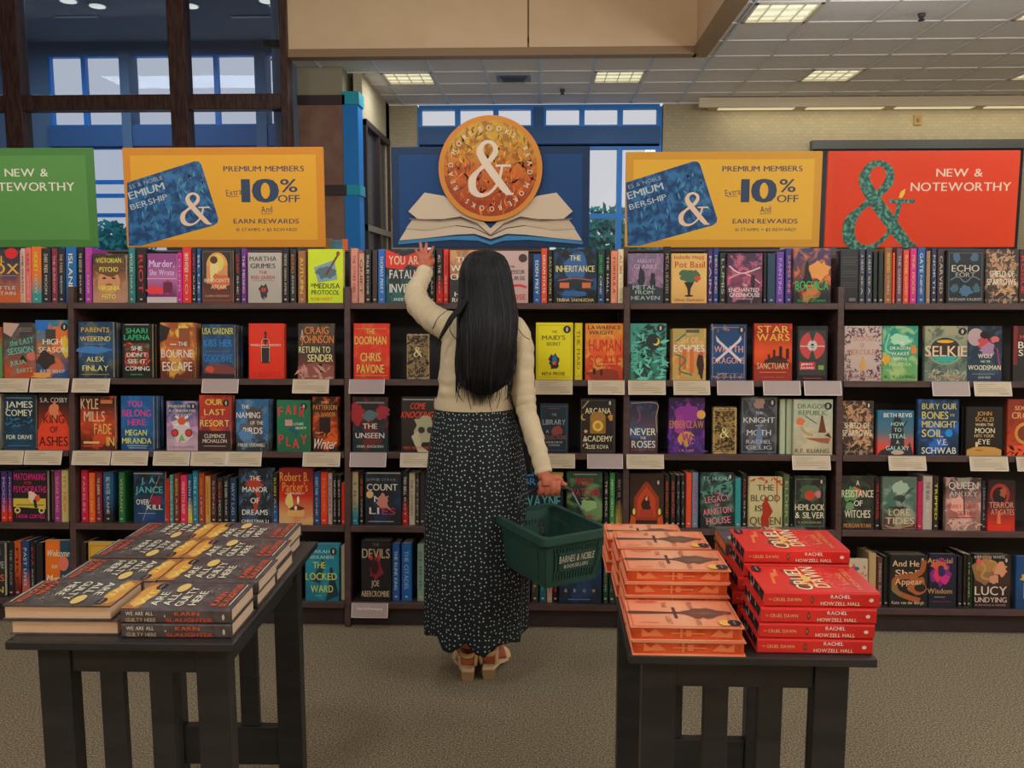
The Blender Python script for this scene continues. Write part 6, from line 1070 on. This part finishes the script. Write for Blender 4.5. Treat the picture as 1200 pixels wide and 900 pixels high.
# legs and feet
HL = atZ(548, 799, 0), atZ(572.5, 796.5, 0)
for (h, px, toe) in ((HL[0], 542, -.018), (HL[1], 577, .02)):
    hp = Vector((h.x, h.y + .03, .078))
    limb(body, [A(px, 600, 3.12), A(px, 690, 3.12), Vector((h.x + toe * .2, h.y + .045, .22)), Vector((h.x, h.y + .045, .12))], [.07, .05, .03, .026], skin)
    limb(body, [hp + Vector((0, -.004, -.004)), hp + Vector((toe * .4, .05, .0)), hp + Vector((toe * 1.4, .11, -.022)), hp + Vector((toe * 2.2, .165, -.042)), hp + Vector((toe * 2.5, .2, -.048))], [(.026, .026), (.03, .026), (.024, .033), (.016, .036), (.009, .03)], skin)
ob = body.build('body', per)
m = ob.modifiers.new('remesh', 'REMESH'); m.mode = 'VOXEL'; m.voxel_size = .0031; m.use_smooth_shade = True
m = ob.modifiers.new('smooth', 'SMOOTH'); m.factor = .5; m.iterations = 1
# eyes and mouth on the face turned to the shelf
b = MB()
for s in (-1, 1): b.ell(Vector(head) + Vector((s * .028, .088, .0)) - PO, (.012, .008, .009), mat('b8b0a8', .3), 10, 6)
b.build('eyes', per)
b = MB(); b.ell(Vector(head) + Vector((0, .107, -.055)) - PO, (.02, .006, .007), mat('8a3c3c', .4), 10, 6); b.build('lips', per)
# top
knit = noisy('aa9a7c', 'b4a486', 240, 3, rough=.9, bump=.25, bscale=420, stretch=(3, 3, 1), spec=.1)
tp = MB()
ringtorso(tp, [(557, 579, 366, 3.10, .05), (547, 590, 370, 3.10, .065), (533, 604, 377, 3.10, .085), (523, 612, 388, 3.10, .098), (518, 612, 402, 3.10, .104), (516, 607, 416, 3.10, .104), (515.5, 604, 432, 3.10, .102), (514, 602, 444, 3.10, .105), (515, 601, 450, 3.10, .1), (512.5, 600, 458, 3.10, .107), (512.5, 599, 464, 3.10, .101), (510.5, 600, 473, 3.10, .106), (510, 601, 477, 3.10, .108)], knit, 36)
def wr(L, rs, n=5, amp_=.0025, k=9):
    """extra rings with small ripples for sleeve creases"""
    p, r = smooth_path(L, rs, n); 
    return p, [(a + amp_ * math.sin(i * 2.1) + amp_ * .6 * math.sin(i * 3.7 + 1), c_ + amp_ * math.sin(i * 2.1 + .8)) for i, (a, c_) in enumerate(r)]
for L, rs, am in (([A(540, 388, 3.1), Ls, A(516, 378, 3.17), A(501, 368, 3.26), Le + Vector((.004, -.004, -.004)), A(487.5, 340, 3.4), A(493, 328, 3.47), A(498.5, 317.5, 3.545)], [.06, .058, .054, .05, .047, .041, .036, .031], .003),
              ([A(598, 388, 3.1), Rs, A(611, 410, 3.08), A(612.5, 440, 3.06), A(614, 464, 3.05), A(617, 482, 3.04), A(625, 510, 3.0), A(632, 534, 2.955), A(637.5, 555, 2.93)], [.055, .05, .046, .041, .042, .037, .036, .032, .031], .0022)):
    p, r = wr(rel(L), rs, 5, am); tp.tube(p, r, knit, 20)
ot = tp.build('top', per)
m = ot.modifiers.new('remesh', 'REMESH'); m.mode = 'VOXEL'; m.voxel_size = .0055; m.use_smooth_shade = True
tx_ = bpy.data.textures.new('creases', 'CLOUDS'); tx_.noise_scale = .07; tx_.noise_depth = 2
m = ot.modifiers.new('creases', 'DISPLACE'); m.texture = tx_; m.strength = .012; m.mid_level = .5
m = ot.modifiers.new('smooth', 'SMOOTH'); m.factor = .5; m.iterations = 3
# ribbed hem and shoulder seams
def hemring(rows, m, name, n=64, rib=.0):
    b = MB(); rs = []
    for (xl, xr, py, Yc, dr) in rows:
        a = A(xl, py, Yc); c_ = A(xr, py, Yc); cx = (a + c_) / 2; rx = (c_ - a).length / 2
        rs.append([Vector((cx.x + (rx) * math.cos(t), Yc + (dr) * math.sin(t), cx.z)) - PO for t in (2 * math.pi * k / n for k in range(n))])
    b.loft(rs, m, cap=False); return b.build(name, per)
hemring([(509.5, 601, 466, 3.1, .109), (509, 602, 470, 3.1, .111), (508.8, 602.4, 475, 3.1, .112), (509, 602, 478, 3.1, .111)], knit, 'hem_band')
# skirt: rings with folds; uneven handkerchief hem; white dots in fabric
def dots():
    m = bpy.data.materials.new('dotted_fabric'); m.use_nodes = True; n = m.node_tree.nodes; L = m.node_tree.links; b = n['Principled BSDF']
    uv = n.new('ShaderNodeUVMap'); v = n.new('ShaderNodeTexVoronoi'); v.voronoi_dimensions = '2D'; v.inputs['Scale'].default_value = 1 / .018; v.inputs['Randomness'].default_value = .6
    L.new(uv.outputs[0], v.inputs['Vector'])
    r = n.new('ShaderNodeValToRGB'); r.color_ramp.elements[0].position = .11; r.color_ramp.elements[0].color = hexc('a8aca4'); r.color_ramp.elements[1].position = .16; r.color_ramp.elements[1].color = hexc('1b2022')
    L.new(v.outputs['Distance'], r.inputs[0]); L.new(r.outputs[0], b.inputs['Base Color']); b.inputs['Roughness'].default_value = .8; b.inputs['Specular IOR Level'].default_value = .2
    return m
dm = dots()
prof = [(511, 600, 470, .102), (511, 600, 476, .104), (507.5, 603, 488, .112), (504, 607.5, 505, .125), (501.5, 612, 525, .135), (499, 616, 550, .142), (497.5, 618, 575, .146), (496.5, 618.5, 600, .15), (496, 618.5, 630, .155), (496, 618.5, 665, .16), (496, 618, 700, .166), (496.5, 617, 735, .172)]
NS = 160; hemx = [(490, 742), (513, 746), (519, 763), (527, 765), (534, 762), (543, 756), (550, 761), (557, 767), (568, 768), (576, 760), (588, 755), (600, 753), (612, 752), (616, 747), (622, 738)]
def hem_y(px):
    for (a, ya), (c_, yc) in zip(hemx[:-1], hemx[1:]):
        if a <= px <= c_: return ya + (yc - ya) * (px - a) / (c_ - a)
    return 745
def fold(t, f): return (math.sin(t * 9 + .6) * .5 + math.sin(t * 14 + 2.1) * .35 + math.sin(t * 5 + 1) * .5) * f
rs = []
ctr = []
for (xl, xr, py, dr) in prof:
    a = A(xl, py, 3.1); c_ = A(xr, py, 3.1); ctr.append(((a.x + c_.x) / 2, (c_.x - a.x) / 2, dr, a.z))
zs = [c_[3] for c_ in ctr]; NR = 60; ztop = zs[0]
def prof_at(z):
    for i in range(len(zs) - 1):
        if zs[i + 1] <= z <= zs[i]:
            f = (zs[i] - z) / (zs[i] - zs[i + 1]); return tuple(ctr[i][k] * (1 - f) + ctr[i + 1][k] * f for k in range(3))
    return ctr[-1][:3]
verts = []; uvs = []
for j in range(NR):
    for k in range(NS):
        t = 2 * math.pi * k / NS
        # hem height for this direction
        cx, rx, dr = ctr[-1][:3]; x = cx + rx * math.cos(t); Yh = 3.1 + dr * math.sin(t)
        pxh = 600 + F * (lambda q: q.x / -q.z)(CM.transposed() @ (Vector((x, Yh, .2)) - CAM))
        zh = max(.12, atY(pxh, hem_y(pxh), min(Yh, 3.02)).z)
        z = ztop + (zh - ztop) * (j / (NR - 1)); g = max(0, (ztop - z) / (ztop - .15))
        cx, rx, dr = prof_at(z); f = fold(t, .004 + .012 * g ** 1.2)
        verts.append(Vector((cx + (rx + f * .6 - .004) * math.cos(t), 3.1 + (dr + f) * math.sin(t), z)) - PO); uvs.append((t * .19, z))
fs = [(j * NS + k, j * NS + (k + 1) % NS, (j + 1) * NS + (k + 1) % NS, (j + 1) * NS + k) for j in range(NR - 1) for k in range(NS)]
me = bpy.data.meshes.new('skirt'); me.from_pydata(verts, [], fs); me.materials.append(dm); uvl = me.uv_layers.new(name='UVMap')
for p in me.polygons:
    p.use_smooth = True
    for li in p.loop_indices:
        vi = me.loops[li].vertex_index; u, v = uvs[vi]
        if vi % NS == 0 and any(me.loops[q].vertex_index % NS == NS - 1 for q in p.loop_indices): u = 2 * math.pi * .19
        uvl.data[li].uv = (u, v)
osk = bpy.data.objects.new('skirt', me); COL.objects.link(osk); osk.parent = per
m = osk.modifiers.new('solid', 'SOLIDIFY'); m.thickness = .002
# hair
hb = noisy('121212', '1b1a1a', 60, 3, stretch=(6, 6, .5), rough=.55, spec=.15, bump=.3, bscale=90)
hr = [(568, 3, 292.5, 3.11, .01), (568, 12, 294.5, 3.11, .045), (568.5, 20, 299, 3.11, .075), (568.5, 26, 308, 3.11, .1), (569, 29.5, 320, 3.11, .116), (570, 31, 334, 3.108, .12), (571, 33, 352, 3.09, .115), (571.5, 34.5, 366, 3.06, .10), (571, 34.5, 384, 3.02, .075), (570, 33, 404, 3.0, .062), (568.5, 31.5, 420, 2.995, .056), (568, 30.5, 438, 2.99, .048), (567, 26, 449, 2.985, .034), (566, 18, 457, 2.98, .022), (567, 7, 463, 2.98, .01)]
rs = []; n = 72; rr = random.Random(11)
P_, R2 = smooth_path([(a[0], a[2], a[3]) for a in hr], [(a[1], a[4]) for a in hr], 4)
ph = [rr.uniform(0, 6.28) for _ in range(6)]
hairf = []
for i, (p, r) in enumerate(zip(P_, R2)):
    s = i / len(P_); row = []
    a = A(p.x - max(r[0], 1), p.y, p.z); c_ = A(p.x + max(r[0], 1), p.y, p.z); cx = (a.x + c_.x) / 2; rx = (c_.x - a.x) / 2
    hairf.append((cx, rx, p.z, r[1], a.z))
    for k in range(n):
        t = 2 * math.pi * k / n; g = 1 + (.012 + .06 * s) * (math.sin(t * 17 + ph[0] + s * 3) * .5 + math.sin(t * 29 + ph[1] - s * 5) * .35 + math.sin(t * 7 + ph[2] + s * 2) * .6)
        row.append(Vector((cx + rx * g * math.cos(t), p.z + r[1] * g * math.sin(t), a.z)) - PO)
    rs.append(row)
b = MB(); b.loft(rs, hb); hair = b.build('hair', per)
b = MB(); NST = 900; hs = mat('121212', .45, spec=.25); hs2 = mat('1c1b1c', .45, spec=.3)
for q in range(NST):
    t = rr.uniform(math.pi * 1.0, math.pi * 2.0); d = rr.uniform(.6, 1.02); endf = rr.choice([1, 1, rr.uniform(.75, 1)]); pts = []; st_ = rr.uniform(.02, .3); fq = rr.uniform(2, 7); am = rr.uniform(.001, .006); pp = rr.uniform(0, 6.28)
    N = 16; ext = rr.uniform(-.02, .04); clump = rr.choice([-1, -.7, -.45, -.2, .05, .3, .55, .8]) + rr.gauss(0, .04)
    for i in range(N + 1):
        s = st_ + (endf - st_) * i / N; fi = s * (len(hairf) - 1); i0 = int(min(fi, len(hairf) - 2)); f = fi - i0
        h = [hairf[i0][k] * (1 - f) + hairf[i0 + 1][k] * f for k in range(5)]
        wv = am * math.sin(fq * s * 3 + pp) * s; sp = max(0, s - .78) * .35
        rxx = max(h[1], .056 if s > .8 else 0); cl = min(1, max(0, (s - .78) / .2)); tt = math.cos(t) * (1 - cl) + clump * cl; lim = .056 - .018 * cl
        pts.append(Vector((h[0] + (rxx * 1.012 * (1 - cl) + lim * cl) * tt + wv, h[2] + (h[3] * 1.015 + .0015) * math.sin(t), h[4] - (ext * max(0, s - .9) * 10 if s > .9 else 0))) - PO)
    w0 = rr.uniform(.0006, .0013)
    b.tube(pts, [w0 * (1 if i < N * .7 else max(.15, 1 - (i - N * .7) / (N * .3))) for i in range(N + 1)], hs if rr.random() < .75 else hs2, 4, False)
# thicker wavy locks that break up the outline and end in points between waist and hem
for q in range(74):
    t = math.pi * (1.02 + .96 * ((q * .618) % 1)); st_ = rr.uniform(.12, .6); N = 18; pts = []; rd = []; w0 = rr.uniform(.003, .0065)
    xe = 566 + 25 * math.cos(t) * rr.uniform(.8, 1.15); ye = rr.uniform(446, 479) - 14 * abs(math.cos(t)) ** 2; pe = A(xe, ye, 2.965) - PO; pp = rr.uniform(0, 6.28); am = rr.uniform(.002, .007)
    for i in range(N + 1):
        f_ = i / N; s = st_ + (.9 - st_) * f_; fi = s * (len(hairf) - 1); i0 = int(min(fi, len(hairf) - 2)); f = fi - i0
        h = [hairf[i0][k] * (1 - f) + hairf[i0 + 1][k] * f for k in range(5)]
        p0 = Vector((h[0] + max(h[1], .05) * math.cos(t), h[2] + (h[3] + .001) * math.sin(t), h[4])) - PO
        g = max(0, (f_ - .45) / .55) ** 1.3; p = p0.lerp(pe, g); p.x += am * math.sin(f_ * 9 + pp) * (.3 + g); p.y = min(p.y, p0.y) if g < .5 else p.y
        pts.append(p); rd.append((w0 * (.35 if i == 0 else 1) * max(.08, 1 - g) * .6, w0 * (.3 if i == 0 else 1) * max(.08, 1 - g)))
    b.tube(pts, rd, hs if rr.random() < .7 else hs2, 6, False)
for q in range(34):
    sd = 1 if q % 2 else -1; y0 = rr.uniform(345, 400); x0 = 571 + sd * 33; k = rr.uniform(.2, 1); y2 = rr.uniform(438, 474)
    L = [A(x0 - sd * 3, y0, 3.02), A(x0 + sd * (1.5 * k), y0 + 24, 3.0), A(568 + sd * rr.uniform(30, 34.5), (y0 + y2) / 2 + 10, 2.985), A(567 + sd * rr.uniform(26, 33), y2 - 14, 2.975), A(567 + sd * rr.uniform(22, 34), y2, 2.972)]
    p, r = smooth_path(rel(L), [.001, .003, .0034, .0024, .0004], 4); b.tube(p, [(c_[0] * .7, c_[1]) for c_ in r], hs, 6, False)
o = b.build('hair_strands', per); o['kind'] = 'stuff'
# lock of hair over the left shoulder and loose strands
b = MB()
L = rel([A(545, 352, 3.0), A(537, 364, 2.985), A(529, 373, 2.975), A(522, 385, 2.975), A(516, 396, 2.98), A(512, 406, 2.985)]); p, r = smooth_path(L, [(.007, .016), (.008, .018), (.007, .016), (.006, .013), (.004, .008), (.001, .002)], 4); b.tube(p, r, hb, 10); b.build('hair_lock', per)
b = MB()
for L in ([A(537, 400, 2.99), A(530, 392, 2.985), A(527, 384, 2.98), A(531, 376, 2.98)], [A(510, 372, 3.2), A(507, 385, 3.1), A(514, 372, 3.05), A(530, 360, 3.0)], [A(603, 378, 3.0), A(612, 392, 2.99), A(621, 398, 3.0)], [A(601, 400, 2.985), A(602, 420, 2.98), A(599, 440, 2.975), A(600, 452, 2.97)], [A(540, 440, 2.98), A(538, 456, 2.97), A(535, 472, 2.97)], [A(552, 450, 2.97), A(549, 465, 2.965), A(552, 480, 2.965)], [A(583, 450, 2.97), A(586, 464, 2.965), A(582, 479, 2.965)], [A(575, 455, 2.97), A(573, 468, 2.965), A(576, 482, 2.965)]):
    p, r = smooth_path(rel(L), [.0012, .0016, .0014] + [.0005] * (len(L) - 3), 4); b.tube(p, r, hs, 4, False)
b.build('loose_hair', per)
# sandals
tan = noisy('b89a74', 'c0a27c', 40, 2, rough=.5); tan2 = mat('8c7454', .6)
for (h, toe, l) in ((HL[0], -.018, 'left'), (HL[1], .02, 'right')):
    r = empty('sandal', Vector((h.x, h.y, 0)) - PO); r.parent = per
    b = MB()
    def sole(s, y): 
        w_ = (.021, .028, .03, .034, .037, .03, .012)[s]; return w_
    ys_ = [-.008, .02, .06, .11, .155, .19, .215]; zt_ = [.052, .052, .047, .03, .018, .016, .016]
    rings = []
    for s in range(7):
        cx = toe * (ys_[s] / .09) * 1.0; w_ = sole(s, 0); z = zt_[s]; th = .012
        rings.append([(cx - w_, ys_[s], z - th), (cx + w_, ys_[s], z - th), (cx + w_, ys_[s], z), (cx - w_, ys_[s], z)])
    b.loft(rings, tan, smooth=False); bevel(b.build('sole', r), .003)
    b = MB(); b.loft([[(-.02, .0, 0), (.02, .0, 0), (.02, .042, 0), (-.02, .042, 0)], [(-.025, -.008, .042), (.025, -.008, .042), (.028, .055, .042), (-.028, .055, .042)]], tan2, smooth=False); bevel(b.build('block_heel', r), .002)
    b = MB(); NN = 20
    ring = lambda cx, cy, z, rx, ry, tz: [Vector((cx + rx * math.cos(6.28318 * k / NN), cy + ry * math.sin(6.28318 * k / NN), z + tz * math.sin(6.28318 * k / NN))) for k in range(NN + 1)]
    pa = ring(0, .045, .11, .031, .038, .012); b.tube(pa, (.002), tan, 6, False)
    vs = []
    for p in pa: 
        n_ = Vector((p.x, p.y - .045, 0)).normalized(); vs += [p + Vector((0, 0, -.0085)), p + Vector((0, 0, .0085))]
    b.add(vs, [(2 * k, 2 * k + 2, 2 * k + 3, 2 * k + 1) for k in range(NN)], tan); o = b.build('ankle_strap', r); m = o.modifiers.new('s', 'SOLIDIFY'); m.thickness = .003; m.offset = 1
    for sx in (-1, 1):
        b = MB(); L = [Vector((sx * .028, .03, .05)), Vector((sx * .031, .03, .08)), Vector((sx * .031, .042, .112))]; b.tube(L, [(.009, .003)] * 3, tan, 8); b.build('side_strap', r)
    b = MB(); cx = toe * 1.7; L = [Vector((cx - .036, .15, .02)), Vector((cx - .03, .152, .045)), Vector((cx, .155, .06)), Vector((cx + .03, .152, .045)), Vector((cx + .036, .15, .02))]; p, q_ = smooth_path(L, [(.003, .012)] * 5, 4); b.tube(p, q_, tan, 8); b.build('toe_strap', r)
# small handbag carried in front, its clasp and strap showing at the waist
hbag = empty('handbag', A(607, 520, 3.27), label='small black handbag with silver clasp, strap showing between torso and right arm', cat='bag')
HO = hbag.location.copy(); bl_ = mat('1c1b1b', .4)
b = MB(); b.box(-.02, .06, -.015, .04, -.12, .02, bl_); bevel(b.build('bag_body', hbag), .01)
b = MB(); L = [A(597, 461, 3.0) - HO, A(600, 472, 3.01) - HO, A(604, 484, 3.05) - HO, Vector((.0, -.02, .06)), Vector((.0, .0, .01))]; p, q_ = smooth_path(L, [(.002, .007)] * 5, 4); b.tube(p, q_, bl_, 8); b.build('strap', hbag)
b = MB(); sv = mat('8c8880', .25, metal=.9); c0 = A(597, 455, 2.985) - HO
b.tube([c0 + Vector((0, 0, .012)), c0 + Vector((.0, -.002, -.002)), c0 + Vector((.002, 0, -.016))], [(.003, .007), (.003, .01), (.002, .004)], sv, 8); 
b.tube([c0 + Vector((.008 * math.cos(a / 10 * 6.283), -.002, .02 + .008 * math.sin(a / 10 * 6.283))) for a in range(11)], .0018, sv, 6, False); b.build('clasp', hbag)
